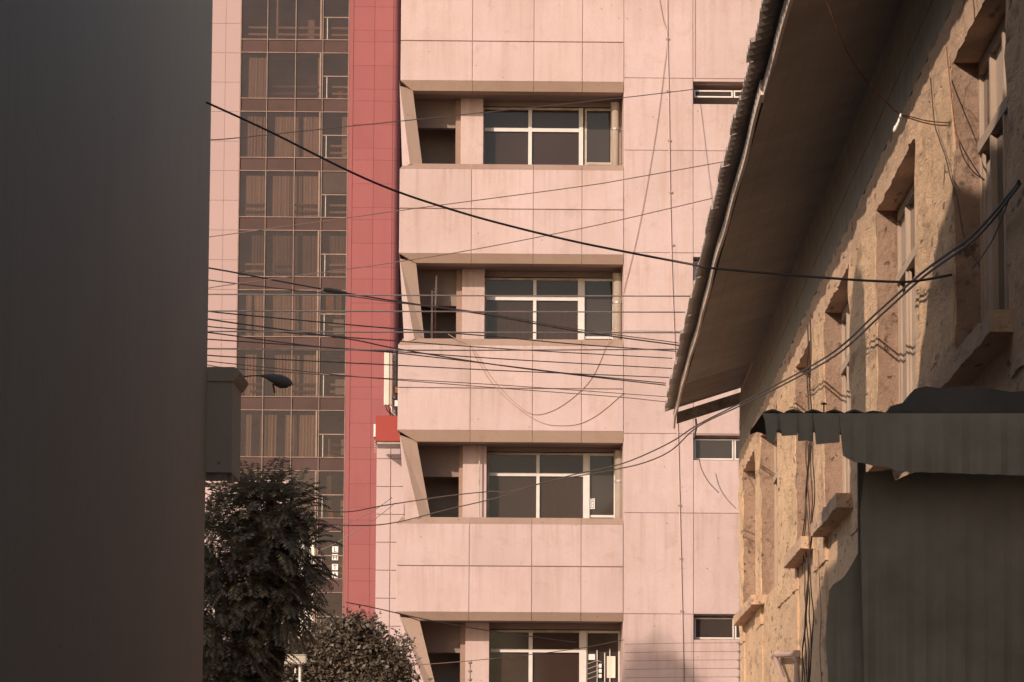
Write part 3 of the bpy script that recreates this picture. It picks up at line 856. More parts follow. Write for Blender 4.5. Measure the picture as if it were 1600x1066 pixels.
# roof: sheets with deep corrugation, fascia, rafters
XE, HE, SL = 1.69, 7.09, .32
pitch_y = .32
def prof(t):
    t = t % 1.0
    return .075 * (t / .72 if t < .72 else (1 - t) / .28)
def sheet(y0, n, seed):
    rr = random.Random(seed); dx = rr.uniform(-.02, .03); dz = rr.uniform(-.006, .008)
    m = MB(); sub_ = 8; N_ = n * sub_ + 1
    xs = [XE + dx, XE + 1.8, XE + 4.2]
    for side in (0, 1):
        for x in xs:
            for k in range(N_ + 1):
                t = k / sub_
                m.v.append((x, y0 + t * pitch_y, Zc(HE + SL * (x - XE)) + dz + prof(t) - .018 * side))
    W = N_ + 1
    for side in (0, 1):
        o_ = side * 3 * W
        for a in range(2):
            for k in range(N_):
                q = (o_ + a * W + k, o_ + a * W + k + 1, o_ + (a + 1) * W + k + 1, o_ + (a + 1) * W + k)
                m.f.append(q if side else q[::-1])
    for k in range(N_):
        m.f.append((k, k + 1, 3 * W + k + 1, 3 * W + k))
    for k in (0, N_):
        for a in range(2): m.f.append((a * W + k, (a + 1) * W + k, 3 * W + (a + 1) * W + k, 3 * W + a * W + k))
    return P3('roof_sheet', m, M['roof_sheet'])
y = 14.0; s = 0
while y < 66.0:
    n = 3
    if y + n * pitch_y > 66.35: n = max(1, int((66.35 - y) / pitch_y))
    sheet(y, n, s); y += n * pitch_y; s += 1
ROOF_END = y
def fx(y_): return .008 * math.sin(y_ * .5) + .005 * math.sin(y_ * 1.3)
segs = [(13.0, 24.0), (24.05, 36.4), (36.0, 47.0), (47.02, 58.0), (58.03, 66.25)]
for i, (ya, yb) in enumerate(segs):
    m = MB(); n = 14; x_ = 1.86 + (.03 if i == 1 else 0)
    for k in range(n + 1):
        yy = ya + (yb - ya) * k / n; o_ = fx(yy)
        ht, hb = 7.085, 6.93 - (.14 if (i == 4 and k == n) else 0) + .008 * math.sin(yy * 1.1)
        m.v += [(x_ + o_, yy, Zc(hb)), (x_ + o_, yy, Zc(ht)), (x_ + o_ + .03, yy, Zc(ht)), (x_ + o_ + .03, yy, Zc(hb))]
    for k in range(n):
        for q in range(4):
            m.f.append((4 * k + q, 4 * k + (q + 1) % 4, 4 * k + 4 + (q + 1) % 4, 4 * k + 4 + q))
    m.f += [(3, 2, 1, 0), (4 * n, 4 * n + 1, 4 * n + 2, 4 * n + 3)]
    P3('fascia_board', m, M['board'])
for yy in [16 + 4.2 * k for k in range(11)] + [66.16]:
    lo = HE + SL * (1.92 - XE); hi_ = HE + SL * (XW + .1 - XE)
    g = -.10
    rh = .20 if yy > 66 else .09
    P3('rafter', MB().prism([(1.92, Zc(lo + g - rh)), (XW + .1, Zc(hi_ + g - rh)), (XW + .1, Zc(hi_ + g)), (1.92, Zc(lo + g))], yy - .04, yy + .04, 'y'), M['dark_wood'])
for x_ in (2.3, 2.75):
    zz = HE + SL * (x_ - XE)
    P3('purlin', MB().box(x_ - .035, x_ + .035, 13, 61, Zc(zz - .085), Zc(zz - .012)), M['dark_wood'])
for k in range(7):
    xa, xb = 1.905 + .165 * k, 1.905 + .165 * (k + 1) - .0015
    if k == 6: xb = XW + .3
    za, zb_ = HE + SL * (xa - XE), HE + SL * (xb - XE)
    P3('soffit_board', MB().prism([(xa, Zc(za - .228)), (xb, Zc(zb_ - .228)), (xb, Zc(zb_ - .206)), (xa, Zc(za - .206))], 13, 60.5, 'y'), M['soffit_wood'])
# PVC waste pipe on the wall
q0 = PX(1245, 1022, XW - .09); q1 = PX(1211, 1024, XW - .09)
m = MB(); r = .036
P3('waste_pipe', MB().tube([(q0.x, q0.y, 0), (q0.x, q0.y, q0.z)], r, 12), M['pvc'])
P3('waste_pipe', MB().tube([(q0.x, q0.y - .02, q0.z), (q1.x, q1.y, q1.z)], r, 12), M['pvc'])
P3('waste_pipe', MB().tube([(q1.x, q1.y, q1.z), (q1.x - .02, q1.y - 2.3, q1.z - .42)], r, 12), M['pvc'])
P3('pipe_elbow', MB().tube([(q0.x, q0.y, q0.z - .09), (q0.x, q0.y, q0.z + .045)], r + .01, 12).tube([(q0.x, q0.y - .1, q0.z), (q0.x, q0.y + .3, q0.z)], r + .01, 12), M['pvc'])
P3('pipe_elbow', MB().tube([(q1.x, q1.y - .6, q1.z), (q1.x, q1.y + .3, q1.z)], r + .01, 12), M['pvc'])

# ------------------------------------------------------------------ dark building on the left of the alley
XL_, YL = -3.3, 34.27
lft = empty('dark_building', (-8, 22, 0), 'dark shaded building walling in the left side of the alley', 'building')
def PL(name, mb, mat): return mb.build(name, mat, lft, True)
prof_y = [(-30, 12.6), (15.2, 12.6), (15.2, 10.6), (17.6, 9.9), (19.3, 9.5), (20.8, 9.2), (22.2, 8.3), (23.9, 7.55), (27.9, 7.5), (29.8, 7.5), (YL, 7.5)]
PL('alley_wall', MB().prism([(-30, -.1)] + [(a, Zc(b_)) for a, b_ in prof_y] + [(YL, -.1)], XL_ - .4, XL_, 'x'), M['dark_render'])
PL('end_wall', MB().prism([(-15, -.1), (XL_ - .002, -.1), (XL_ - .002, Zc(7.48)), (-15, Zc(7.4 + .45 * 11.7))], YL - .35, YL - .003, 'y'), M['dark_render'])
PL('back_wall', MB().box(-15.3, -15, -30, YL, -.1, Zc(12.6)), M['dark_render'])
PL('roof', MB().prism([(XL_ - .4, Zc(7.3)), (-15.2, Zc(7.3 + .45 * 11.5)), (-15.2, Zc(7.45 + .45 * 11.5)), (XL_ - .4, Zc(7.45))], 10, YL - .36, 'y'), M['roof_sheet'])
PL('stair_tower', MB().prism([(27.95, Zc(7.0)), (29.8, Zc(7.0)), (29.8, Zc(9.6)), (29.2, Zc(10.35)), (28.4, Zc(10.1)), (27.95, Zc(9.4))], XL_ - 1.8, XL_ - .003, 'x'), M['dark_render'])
# box with a cornice on the far corner
q = lambda x, y_: P(x, y_, 34.6)
b0, b1 = q(322, 580), q(366, 748)
sb = empty('signbox', (b1.x - .2, 34.6, b1.z), 'dark box with a flared cornice jutting from the corner of the left building', 'sign box')
def PS(name, mb, mat): return mb.build(name, mat, sb, True)
PS('box_body', MB().box(XL_ - .3, b1.x, 34.29, 35.2, b1.z + .03, b0.z - .13), M['dark_render'])
tip = q(380, 588)
PS('cornice', MB().prism([(XL_ - .3, b0.z), (q(372, 580).x, b0.z), (tip.x, tip.z), (q(374, 597).x, q(374, 597).z), (b1.x + .004, b0.z - .13), (XL_ - .3, b0.z - .13)], 34.27, 35.25, 'y'), M['dark_render'])
PS('bracket', MB().box(q(357, 750).x, b1.x - .003, 34.4, 34.6, q(360, 755).z, b1.z + .05), M['dark_wood'])
PS('bottom_rail', MB().box(XL_ - .3, q(350, 750).x, 34.35, 34.45, b1.z - .02, b1.z + .029), M['dark_wood'])
# small lamp on a thin arm
Yl = 34.9
lp = empty('arm_lamp', P(440, 595, Yl), 'small dark cowled lamp held out on a thin arm from the cornice', 'lamp')
def PP(name, mb, mat, smooth=False): return mb.build(name, mat, lp, True, smooth)
pts = [P(*c_, Yl) for c_ in ((379, 589), (392, 587.5), (404, 587), (414, 588), (424, 590.5), (436, 594), (446, 597), (452, 599), (456, 600.5))]
k_ = 34.9 / FPX
PP('arm', MB().tube(pts[:4], .006, 6), M['black_cable'])
PP('lamp_head', MB().tube(pts[2:], [1.0 * k_, 3 * k_, 6.5 * k_, 9 * k_, 8.3 * k_, 6.2 * k_, 3.0 * k_], 14), M['lamp_grey'], True)
PP('lens', MB().tube([P(428, 599, Yl), P(438, 603.5, Yl), P(450, 604, Yl)], [3 * k_, 4 * k_, 2.5 * k_], 10), M['dark_glass'], True)
PP('clip', MB().tube([P(426, 600, Yl), P(428, 607, Yl), P(429, 614, Yl)], .008, 5), M['rust'])

# ------------------------------------------------------------------ market stall under a corrugated awning, near right
YS = 20.0
s_ = lambda x, y_, Y=YS: P(x, y_, Y)
stall = empty('market_stall', (2.4, 20.5, 0), 'dark stall with a corrugated awning roof and hanging sheets on the right', 'stall')
def PM(name, mb, mat): return mb.build(name, mat, stall, True)
k_ = YS / FPX
m = MB(); nn = 200; x0 = s_(1193, 645).x; x1 = 3.0
for side in (0, 1):
    for (yy, dz) in ((YS, 0.0), (YS + 1.6, .05)):
        for k in range(nn + 1):
            xx = x0 + (x1 - x0) * k / nn
            ph = (xx - x0) / (32.0 * k_)
            amp = 4.2 * k_ * (1 - .6 * min(1, max(0, (xx - s_(1345, 645).x) / .1)))
            t = ph % 1.0
            wv = amp * (1 - 2 * abs(t - .45) ** 1.3 * 1.6)
            m.v.append((xx, yy, s_(1250, 643.5).z - .015 * 0 + wv + dz - .012 * side))
W = nn + 1
for side in (0, 1):
    o_ = side * 2 * W
    for k in range(nn):
        q_ = (o_ + k, o_ + k + 1, o_ + W + k + 1, o_ + W + k); m.f.append(q_ if not side else q_[::-1])
for k in range(nn): m.f.append((k, 2 * W + k, 2 * W + k + 1, k + 1))
PM('awning_sheet', m, M['awning'])
zt = s_(1250, 645).z
PM('front_beam', MB().box(s_(1204, 0).x, 3.0, YS + .02, YS + .10, s_(0, 668).z, zt), M['stall_wood'])
bt_ = s_(1287.5, 630)
PM('roof_bolt', MB().tube([(bt_.x, YS + .01, s_(0, 645).z), (bt_.x, YS + .01, bt_.z)], .0042, 6).tube([(bt_.x, YS + .01, bt_.z - .006), (bt_.x, YS + .01, bt_.z), (bt_.x, YS + .01, bt_.z + .005)], [.018, .016, .004], 10), M['rust'])
def cloth(name, pts_px, yy, mat, th=.012, fold=.012, seed=0):
    """hanging sheet: the outline is cut into upright strips that sway in depth"""
    rr_ = random.Random(seed + len(pts_px)); n_ = len(pts_px)
    xmin, xmax = min(p[0] for p in pts_px), max(p[0] for p in pts_px)
    N_ = max(6, int((xmax - xmin) / 6)); m = MB(); ph = rr_.random() * 6
    cols = []
    for k in range(N_ + 1):
        x = min(max(xmin + (xmax - xmin) * k / N_, xmin + .01), xmax - .01); ys_ = []
        for a in range(n_):
            (xa, ya_), (xb, yb_) = pts_px[a], pts_px[(a + 1) % n_]
            if (xa - x) * (xb - x) <= 0 and xa != xb: ys_.append(ya_ + (yb_ - ya_) * (x - xa) / (xb - xa))
        cols.append((x, min(ys_), max(ys_)))
    for dy in (0, th):
        for (x, y0_, y1_) in cols:
            for t in (0, .25, .5, .75, 1):
                p_ = s_(x, y0_ + (y1_ - y0_) * t, yy)
                dv = fold * (.3 + t) * (math.sin(x * .21 + ph) + .6 * math.sin(x * .083 + ph * 2 + t)) * .7
                m.v.append((p_.x, p_.y + dv + dy, p_.z))
    W_ = 5 * len(cols)
    for k in range(len(cols) - 1):
        for t in range(4):
            q_ = (k * 5 + t, k * 5 + t + 1, k * 5 + t + 6, k * 5 + t + 5)
            m.f.append(q_); m.f.append(tuple(W_ + i_ for i_ in q_[::-1]))
        for t in (0, 4): m.f.append((k * 5 + t, (k + 1) * 5 + t, W_ + (k + 1) * 5 + t, W_ + k * 5 + t))
    for k in (0, len(cols) - 1):
        for t in range(4): m.f.append((k * 5 + t, k * 5 + t + 1, W_ + k * 5 + t + 1, W_ + k * 5 + t))
    PM(name, m, mat)
cloth('hanging_or_shade_sheet', [(1191, 646), (1213.5, 646), (1213.5, 676), (1212, 692), (1197, 689), (1196, 660)], YS - .03, M['tarp'])
cloth('hanging_or_shade_sheet', [(1216.5, 646), (1246, 646), (1246, 680), (1217, 681)], YS - .05, M['tarp'])
cloth('hanging_or_shade_sheet', [(1247, 646), (1271, 646), (1271, 690), (1259, 688.5), (1247, 689)], YS - .02, M['tarp'])
cloth('hanging_or_shade_sheet', [(1270, 646), (1312, 646), (1312, 691), (1290, 693), (1271, 694.5)], YS - .06, M['tarp'])
cloth('hanging_or_shade_sheet', [(1311, 646), (1660, 646), (1660, 745), (1413, 737), (1398, 737), (1396, 733), (1370, 728), (1338, 722), (1322, 716), (1316, 711)], YS - .09, M['tarp'])
cloth('hanging_or_shade_sheet', [(1397, 752), (1413, 744), (1430, 738), (1660, 735), (1660, 1080), (1350, 1080), (1350, 1000), (1346, 900), (1344, 800), (1350, 738), (1396, 734), (1396.5, 742)], YS + .30, M['tarp'])
cloth('hanging_or_shade_sheet', [(1290.5, 1080), (1289.5, 1000), (1290, 942), (1294, 925), (1301, 914), (1318, 903), (1330, 884), (1342, 862), (1352, 850), (1430, 850), (1430, 1080)], YS + .55, M['tarp'], .012, .015)  # sheet added in the shape of the left building's cast shadow
PM('post', MB().box(s_(1500, 0).x, s_(1520, 0).x, YS + .7, YS + .77, 0, zt), M['stall_wood'])
PM('post', MB().box(s_(1352, 0).x, s_(1364, 0).x, YS + .7, YS + .77, 0, zt), M['stall_wood'])
# folded sheet heaped on the awning
m = MB(); pr = [(1390, 642), (1392, 634), (1405, 630.5), (1418, 627), (1421, 616), (1430, 607), (1447, 603), (1470, 606), (1520, 602), (1580, 612), (1660, 606), (1660, 648)]
m.prism([(s_(a_, b_).x, s_(a_, b_).z) for a_, b_ in pr], YS + .02, YS + .9, 'y')
m.thing('folded_tarpaulin', M['dark_tarp'], 'dark folded sheet heaped on the corrugated stall awning', 'tarpaulin')

# ------------------------------------------------------------------ trees, bushes
def frond(m, base, d, L, rr, droop):
    """one feathered leaf: rachis with paired leaflets"""
    d = d.normalized(); side = d.cross(Vector((0, 0, 1)))
    if side.length < .05: side = Vector((1, 0, 0))
    side.normalize()
    n = 11; p = Vector(base); pv = []
    for k in range(n + 1):
        pv.append(p.copy()); d = (d + Vector((0, 0, -droop))).normalized(); p = p + d * (L / n)
    for k in range(1, n + 1):
        t = k / n; ll = L * .30 * (1 - .55 * abs(t - .45)) * rr.uniform(.85, 1.1); wd = L * .040
        ax = (pv[k] - pv[k - 1]).normalized()
        for sgn in (-1, 1):
            dr = (side * sgn + ax * .55 + Vector((0, 0, -.35 + rr.uniform(-.25, .15)))).normalized()
            a = pv[k]; tip_ = a + dr * ll; mid = a + dr * ll * .5
            wv = ax * wd
            m.add([a, mid + wv, tip_, mid - wv], [(0, 1, 2, 3)])
    m.tube([pv[0], pv[n // 2], pv[-1]], [L * .012, L * .008, L * .003], 3, False)

def limbs(m, base, top, rr, n, spread, r0):
    m.tube(catenary([base, base.lerp(top, .35) + Vector((.1, .05, 0)), base.lerp(top, .7) + Vector((-.08, 0, 0)), top], 4), [r0 * (1 - .055 * k) for k in range(13)], 8)
    tips = []
    for k in range(n):
        t = rr.uniform(.35, 1.0); s0 = base.lerp(top, t)
        an_ = rr.uniform(0, 6.28); e = s0 + Vector((math.cos(an_) * spread * rr.uniform(.5, 1), math.sin(an_) * spread * rr.uniform(.5, 1), spread * rr.uniform(.1, .7)))
        m.tube([s0, s0.lerp(e, .5) + Vector((0, 0, .12)), e], [r0 * .35, r0 * .22, r0 * .08], 5)
        tips.append(e)
    return tips

def feather_tree(name, lobes, base, label, seed, nf, L, group=None, leaf='leaf_a'):
    rr = random.Random(seed)
    t = empty(name, base, label, 'tree', group)
    top = max(lobes, key=lambda q_: q_[0].z)[0]
    tm = MB(); limbs(tm, Vector(base), Vector((base[0] * .4 + top.x * .6, base[1] * .4 + top.y * .6, top.z - .3)), rr, 9, .9, .13)
    for c_, r_ in lobes: tm.tube([Vector(base) + Vector((0, 0, (c_.z - base[2]) * .45)), (Vector(base) + c_) / 2 + Vector((0, 0, .3)), c_], [.07, .05, .02], 5)
    tm.build('trunk', M['trunk'], t, True, True)
    m = MB(); tot = sum(r_ ** 2 for c_, r_ in lobes)
    for c_, r_ in lobes:
        for k in range(int(nf * r_ ** 2 / tot)):
            v_ = Vector((rr.gauss(0, 1), rr.gauss(0, 1), rr.gauss(0, 1))).normalized()
            rad = r_ * rr.uniform(.25, 1.0) ** .6
            p = c_ + Vector((v_.x * rad, v_.y * rad, v_.z * rad * .9))
            frond(m, p, v_ + Vector((0, 0, .25)), L * rr.uniform(.7, 1.2), rr, .10)
    m.build('crown', M[leaf], t, True)
    return t
Y1 = 46.5
lob = lambda x, y_, r_, Y=Y1, dy=0.0: (P(x, y_, Y) + Vector((0, dy, 0)), r_ * Y / FPX)
feather_tree('feather_leaved_tree',
    [lob(410, 800, 38), lob(362, 812, 40), lob(395, 790, 34), lob(455, 830, 28), lob(462, 905, 32), lob(330, 850, 55), lob(420, 850, 48), lob(450, 795, 26), lob(440, 885, 42, dy=.3), lob(465, 860, 24), lob(380, 905, 65), lob(430, 945, 50), lob(436, 950, 30), lob(330, 960, 70), lob(362, 1010, 62), lob(372, 1055, 50), lob(330, 1080, 80), lob(400, 770, 18), lob(428, 762, 14), lob(456, 775, 12), lob(468, 848, 11), lob(466, 880, 12)],
    (P(385, 900, Y1).x, Y1, 0), 'tall dark feather-leaved tree beneath the signbox at left', 5, 1900, .40)

def clump_tree(name, lobes, base, label, seed, n, ls, group=None, leaf='leaf_b', branches=8):
    rr = random.Random(seed)
    t = empty(name, base, label, 'tree', group)
    top = lobes[0][0]
    tm = MB(); limbs(tm, Vector(base), Vector((top.x * .5 + base[0] * .5, top.y * .5 + base[1] * .5, top.z - .9)), rr, branches, .6, .12)
    for c_, r_ in lobes: tm.tube([Vector(base) + Vector((0, 0, (c_.z - base[2]) * .5)), (Vector(base) + c_) / 2 + Vector((0, 0, .25)), c_], [.06, .04, .015], 5)
    tm.build('trunk', M['trunk'], t, True, True)
    m = MB(); tot = sum(r_ ** 2 for c_, r_ in lobes)
    for c_, r_ in lobes:
        k = 0; N_ = int(n * r_ ** 2 / tot)
        while k < N_:
            v_ = Vector((rr.gauss(0, 1), rr.gauss(0, 1), rr.gauss(0, 1))).normalized()
            cc = c_ + v_ * (r_ * rr.uniform(.2, 1.05) ** .55)
            for j in range(9):
                o_ = Vector((rr.gauss(0, 1), rr.gauss(0, 1), rr.gauss(0, .8))) * ls * 1.1
                a = cc + o_; d1 = Vector((rr.gauss(0, 1), rr.gauss(0, 1), rr.gauss(-.3, .7))).normalized()
                d2 = d1.cross(Vector((rr.gauss(0, 1), rr.gauss(0, 1), rr.gauss(0, 1)))).normalized()
                l_ = ls * rr.uniform(.7, 1.25)
                m.add([a, a + d1 * l_ * .5 + d2 * l_ * .27, a + d1 * l_, a + d1 * l_ * .5 - d2 * l_ * .27], [(0, 1, 2, 3)])
                k += 1
    m.build('crown', M[leaf], t, True)
    return t
Y2 = 62.0
l2 = lambda x, y_, r_, dy=0: lob(x, y_, r_, Y2, dy)
clump_tree('bushy_tree',
    [l2(548, 985, 26), l2(515, 1000, 34), l2(575, 1000, 28), l2(600, 1025, 26), l2(622, 1040, 18), l2(545, 1030, 44), l2(505, 1045, 40), l2(590, 1060, 44), l2(628, 1075, 26), l2(540, 1090, 60), l2(480, 1080, 40), l2(478, 1035, 28), l2(455, 1060, 34), l2(488, 1005, 20), l2(460, 1018, 22), l2(440, 1040, 30), l2(556, 970, 12), l2(578, 975, 9), l2(604, 1005, 9)],
    (P(556, 1000, Y2).x, Y2, 0), 'rounded brownish bushy tree below the red pier', 3, 19000, .085)
clump_tree('sapling', [lob(631, 1000, 6, 70), lob(630, 1016, 8, 70), lob(634, 1040, 9, 70), lob(630, 1065, 11, 70)], (P(632, 1000, 70).x, 70, 0), 'thin sapling against the foot of the slanting balcony fin', 9, 900, .07, None, 'leaf_b', 3)
# the tree whose shadow falls on the pink wall, behind the left building
tt = 21.0
cx = A.w(*[A.u(1040), 0, A.z(1064, 1040)]) - SUN * (tt / SUN.y * 1.0)
clump_tree('bushy_tree', [(cx + Vector((0, 0, -.05)), .48), (cx + Vector((.42, 0, -.55)), .36), (cx + Vector((-.5, .3, -.4)), .42), (cx + Vector((-.1, 0, -1.1)), .7), (cx + Vector((-.15, 0, .3)), .3), (cx + Vector((-1.0, 0, -.8)), .5)], (cx.x, cx.y, 0),
           'tall bushy tree behind the left building, throwing leaf shade on the pink wall', 21, 6000, .15)

# ------------------------------------------------------------------ poles, posts, wires
wp = empty('lamp_post', (P(469, 1040, 57).x, 57, 0), 'white post with a short crossbar in front of the bushy tree', 'lamp post')
q = lambda x, y_: P(x, y_, 57)
k_ = 57 / FPX
tpz = q(469, 1035)
MB().tube([(tpz.x, 57, 0), (tpz.x, 57, tpz.z)], 2.3 * k_, 10).build('post', M['white_metal'], wp, True)
MB().box(q(453, 0).x, q(486, 0).x, 56.93, 57.07, tpz.z, q(0, 1034).z + .02).build('crossbar', M['white_metal'], wp, True)
MB().box(q(453, 0).x, q(464, 0).x, 56.8, 57.2, tpz.z - .035, tpz.z - .003).build('lamp_head', M['dull_metal'], wp, True)
MB().box(q(475, 0).x, q(486, 0).x, 56.8, 57.2, tpz.z - .035, tpz.z - .003).build('lamp_head', M['dull_metal'], wp, True)
MB().box(q(473, 0).x, q(475, 0).x, 56.95, 57.05, q(0, 1050).z, q(0, 1042).z).build('junction_box', M['white_metal'], wp, True)
fm = MB(); 
for (x0_, x1_, y0_, y1_) in ((458, 460, 1021, 1034), (488, 490, 1021, 1034), (458, 490, 1020, 1022)):
    fm.box(q(x0_, 0).x, q(x1_, 0).x, 57.1, 57.14, q(0, y1_).z, q(0, y0_).z)
fm.build('sign_frame', M['dark_wood'], wp, True)
MB().box(q(460.2, 0).x, q(487.8, 0).x, 57.11, 57.13, q(0, 1034).z, q(0, 1022.2).z).build('dark_panel', M['tarp'], wp, True)

PXL, PYL = -16.0, 46.0
pl_ = empty('utility_pole', (PXL, PYL, 0), 'wooden utility pole behind the left building, carrying the street wires', 'pole')
MB().tube([(PXL, PYL, 0), (PXL, PYL, 15)], [.16, .11], 12).build('pole_shaft', M['dark_wood'], pl_, True)
for zz in (10.3, 9.1, 7.9): MB().box(PXL - .06, PXL + .06, PYL - 1, PYL + 1, zz, zz + .1).build('crossarm', M['dark_wood'], pl_, True)

def wire(name, pts, Y, wpx, mat, label, group=None, ext=True, smooth=True):
    """pts in the photograph; depth runs from the first to the last point of Y; with ext the wire comes from the
    pole on the left and is fixed to the edge of the eave (or, if Y is given, to what stands there)"""
    xs = [p[0] for p in pts]
    if Y is None:
        ya, yb = 46.0, HE * FPX / (1275 - pts[-1][1]) + .15
    else:
        ya, yb = Y if isinstance(Y, tuple) else (Y, Y)
    out = []
    for (x, y_) in pts:
        t = (x - xs[0]) / (xs[-1] - xs[0])
        out.append(P(x, y_, 1 / ((1 - t) / ya + t / yb)))
    run = catenary(out, 6) if smooth else out
    if ext:                                  # the hidden length, from the pole to the corner of the left building
        a, b_ = out[0], out[1]
        run.insert(0, Vector((PXL, PYL, max(8.2, min(11, a.z + (a.z - b_.z) / (a.x - b_.x) * (PXL - a.x) * .5)))))
    r = wpx * .45 * ((ya + yb) / 2) / FPX
    m = MB().tube(run, r, 6)
    return m.thing(name, M[mat], label, 'wire', group, True)

GW = 'wires strung across the street in front of the pink building'
wire('power_line', [(320, 460), (700, 462), (1080, 463)], None, 2.5, 'pale_wire', 'topmost of the four level pale wires crossing the picture', GW)
wire('power_line', [(320, 486), (700, 487), (1070, 488)], None, 2.5, 'pale_wire', 'second from the top of the four level pale wires', GW)
wire('power_line', [(320, 518), (700, 519.5), (1062, 520)], None, 2.5, 'pale_wire', 'third from the top of the four level pale wires', GW)
wire('power_line', [(320, 545), (700, 547.5), (1058, 546)], None, 2.5, 'pale_wire', 'lowest of the four level pale wires', GW)
wire('phone_wire', [(321, 418), (367, 426), (455, 443), (540, 458), (620, 471), (760, 492), (904, 518), (1062, 540)], None, 2.6, 'black_cable', 'sagging dark cable with a thick splice before the red pier', GW)
m = MB(); sp = [P(504, 452, 47.6), P(512, 453.4, 47.7), P(530, 456.4, 47.9), P(541, 458.4, 48)]
m.tube(sp, [.02, .034, .034, .018], 8)
m.thing('cable_splice', M['black_cable'], 'thick black splice sleeve on a cable beside the red pier', 'cable splice')
wire('phone_wire', [(321, 437), (367, 443), (455, 453), (540, 462), (620, 473), (755, 489), (904, 515), (1060, 536)], None, 1.8, 'brown_wire', 'thin brown wire just below the spliced cable', GW)
wire('phone_wire', [(321, 451), (367, 444), (540, 421), (610, 411), (735, 391), (904, 358), (990, 339), (1113, 310)], None, 1.7, 'brown_wire', 'thin wire rising to the right to below the second opening from the top', GW)
wire('phone_wire', [(322, 371), (367, 365), (540, 341), (640, 327), (904, 292), (990, 278), (1130, 253)], None, 1.7, 'brown_wire', 'thin wire rising to the right across the upper parapet', GW)
wire('phone_wire', [(322, 219), (367, 216), (540, 198), (620, 190), (755, 176), (972, 153), (1082, 140)], (60, 74.9), 1.9, 'brown_wire', 'highest thin wire, passing the top balcony opening', GW)
wire('phone_wire', [(321, 486), (367, 491), (540, 507), (620, 514), (760, 525), (900, 538), (1055, 549)], None, 2.2, 'black_cable', 'dark wire leaving the second level pale wire at left and sinking right', GW)
wire('phone_wire', [(321, 498), (367, 505), (540, 529), (620, 545), (760, 568), (900, 586), (1040, 602)], None, 2.3, 'black_cable', 'steepest of the dark wires sinking right under the level ones', GW)
wire('phone_wire', [(321, 510), (367, 514), (540, 527), (620, 533), (800, 546), (1050, 560)], None, 1.9, 'black_cable', 'dark wire that meets the wall corner just above the third parapet', GW)
wire('phone_wire', [(321, 519), (367, 525), (455, 537), (540, 546), (622, 552), (800, 573), (900, 585), (1040, 599)], None, 2.0, 'black_cable', 'dark wire merging with the steepest one over the third parapet', GW)
wire('phone_wire', [(321, 530), (367, 533), (540, 545), (640, 551), (800, 562), (1050, 576)], None, 1.9, 'black_cable', 'dark wire running just under the lowest level pale wire', GW)
wire('phone_wire', [(321, 555), (367, 558), (540, 567), (622, 571), (800, 580), (1045, 590)], None, 1.9, 'black_cable', 'gently sinking wire across the upper row of the third parapet', GW)
wire('phone_wire', [(321, 564), (367, 569), (540, 587), (622, 594), (800, 608), (960, 620), (1040, 628)], None, 1.4, 'brown_wire', 'lowest thin brown wire crossing the third parapet joint', GW)
wire('phone_wire', [(321, 570), (367, 576), (540, 588), (622, 592.5), (800, 603), (1040, 620)], None, 1.4, 'brown_wire', 'second lowest thin brown wire crossing the third parapet joint', GW)
wire('phone_wire', [(540, 941), (590, 951), (660, 967), (760, 985), (900, 1004)], (67.5, 72), 1.9, 'black_cable', 'dark wire sloping down from the foot of the red pier', None, False)
wire('phone_wire', [(640, 1040), (720, 1034), (800, 1026), (900, 1014), (975, 1000)], 72.5, 1.5, 'brown_wire', 'thin wire rising across the lowest balcony window', None, False)
wire('phone_wire', [(440, 838), (500, 830), (540, 818), (580, 800), (612, 778)], (82, 86), 1.3, 'pale_wire', 'faint pale wire climbing past the tower beside the feathery tree', None, False)
wire('phone_wire', [(495, 862), (530, 846), (580, 815), (618, 786)], (82, 86), 1.2, 'pale_wire', 'lower of two faint pale wires climbing past the red pier', None, False)

def path(name, pts, wpx, mat, label, cat='wire', group=None):
    """pts: list of (x, y, Y)"""
    w3 = [P(*p) if p[2] > 0 else PX(p[0], p[1], -p[2]) for p in pts]
    r = wpx * .5 * (sum(p.y for p in w3) / len(w3)) / FPX
    return MB().tube(catenary(w3, 6), r, 6).thing(name, M[mat], label, cat, group, True)

path('thick_cable', [(300, 150, 33.9), (322, 160, 33.8), (420, 205, 33.2), (540, 265, 32.6), (622, 300, 32.2), (720, 332, 31.8), (800, 354, 31.5), (900, 378, 31.2), (1000, 398, 30.8), (1085, 414, 30.5), (1115, 419.5, 30.4), (1300, 435, 29.9), (1400, 440.5, 29.6), (1440, 438, 29.45), (1495, 428, 29.12)], 4.0, 'black_cable', 'thick black cable swooping from the left building to the right one', 'cable')
GP = 'pair of black cables along the old wall'
path('drop_cable', [(440, 792, 67), (465, 795, 67), (540, 800, 66.8), (600, 790, 66.4), (700, 775, 65.8), (768, 768, 65.3), (790, 769, 65.2), (840, 757, 64.8), (900, 741, 64.3), (960, 728, 63.5), (1000, 714, 62.5), (1050, 690, 61), (1090, 664, 58.5), (1155, 631, 54), (1212, 602, -2.72), (1300, 552, -2.84), (1370, 489, -2.86), (1440, 427, -2.88), (1520, 367, -2.89), (1580, 300, -2.9), (1592, 283, -2.9)], 2.3, 'black_cable', 'upper of the two black cables that climb along the old wall', 'cable', GP)
path('drop_cable', [(440, 812, 67), (465, 815, 67), (540, 821, 66.8), (610, 818, 66.3), (700, 796, 65.7), (780, 777, 65.2), (850, 754, 64.7), (960, 734, 63.4), (1010, 722, 62.3), (1050, 703, 61), (1090, 667, 58.4), (1157, 634, 53.8), (1215, 606, -2.72), (1305, 556, -2.84), (1375, 494, -2.86), (1445, 431, -2.88), (1525, 372, -2.89), (1582, 303, -2.9), (1594, 287, -2.9)], 2.3, 'black_cable', 'lower of the two black cables that climb along the old wall', 'cable', GP)
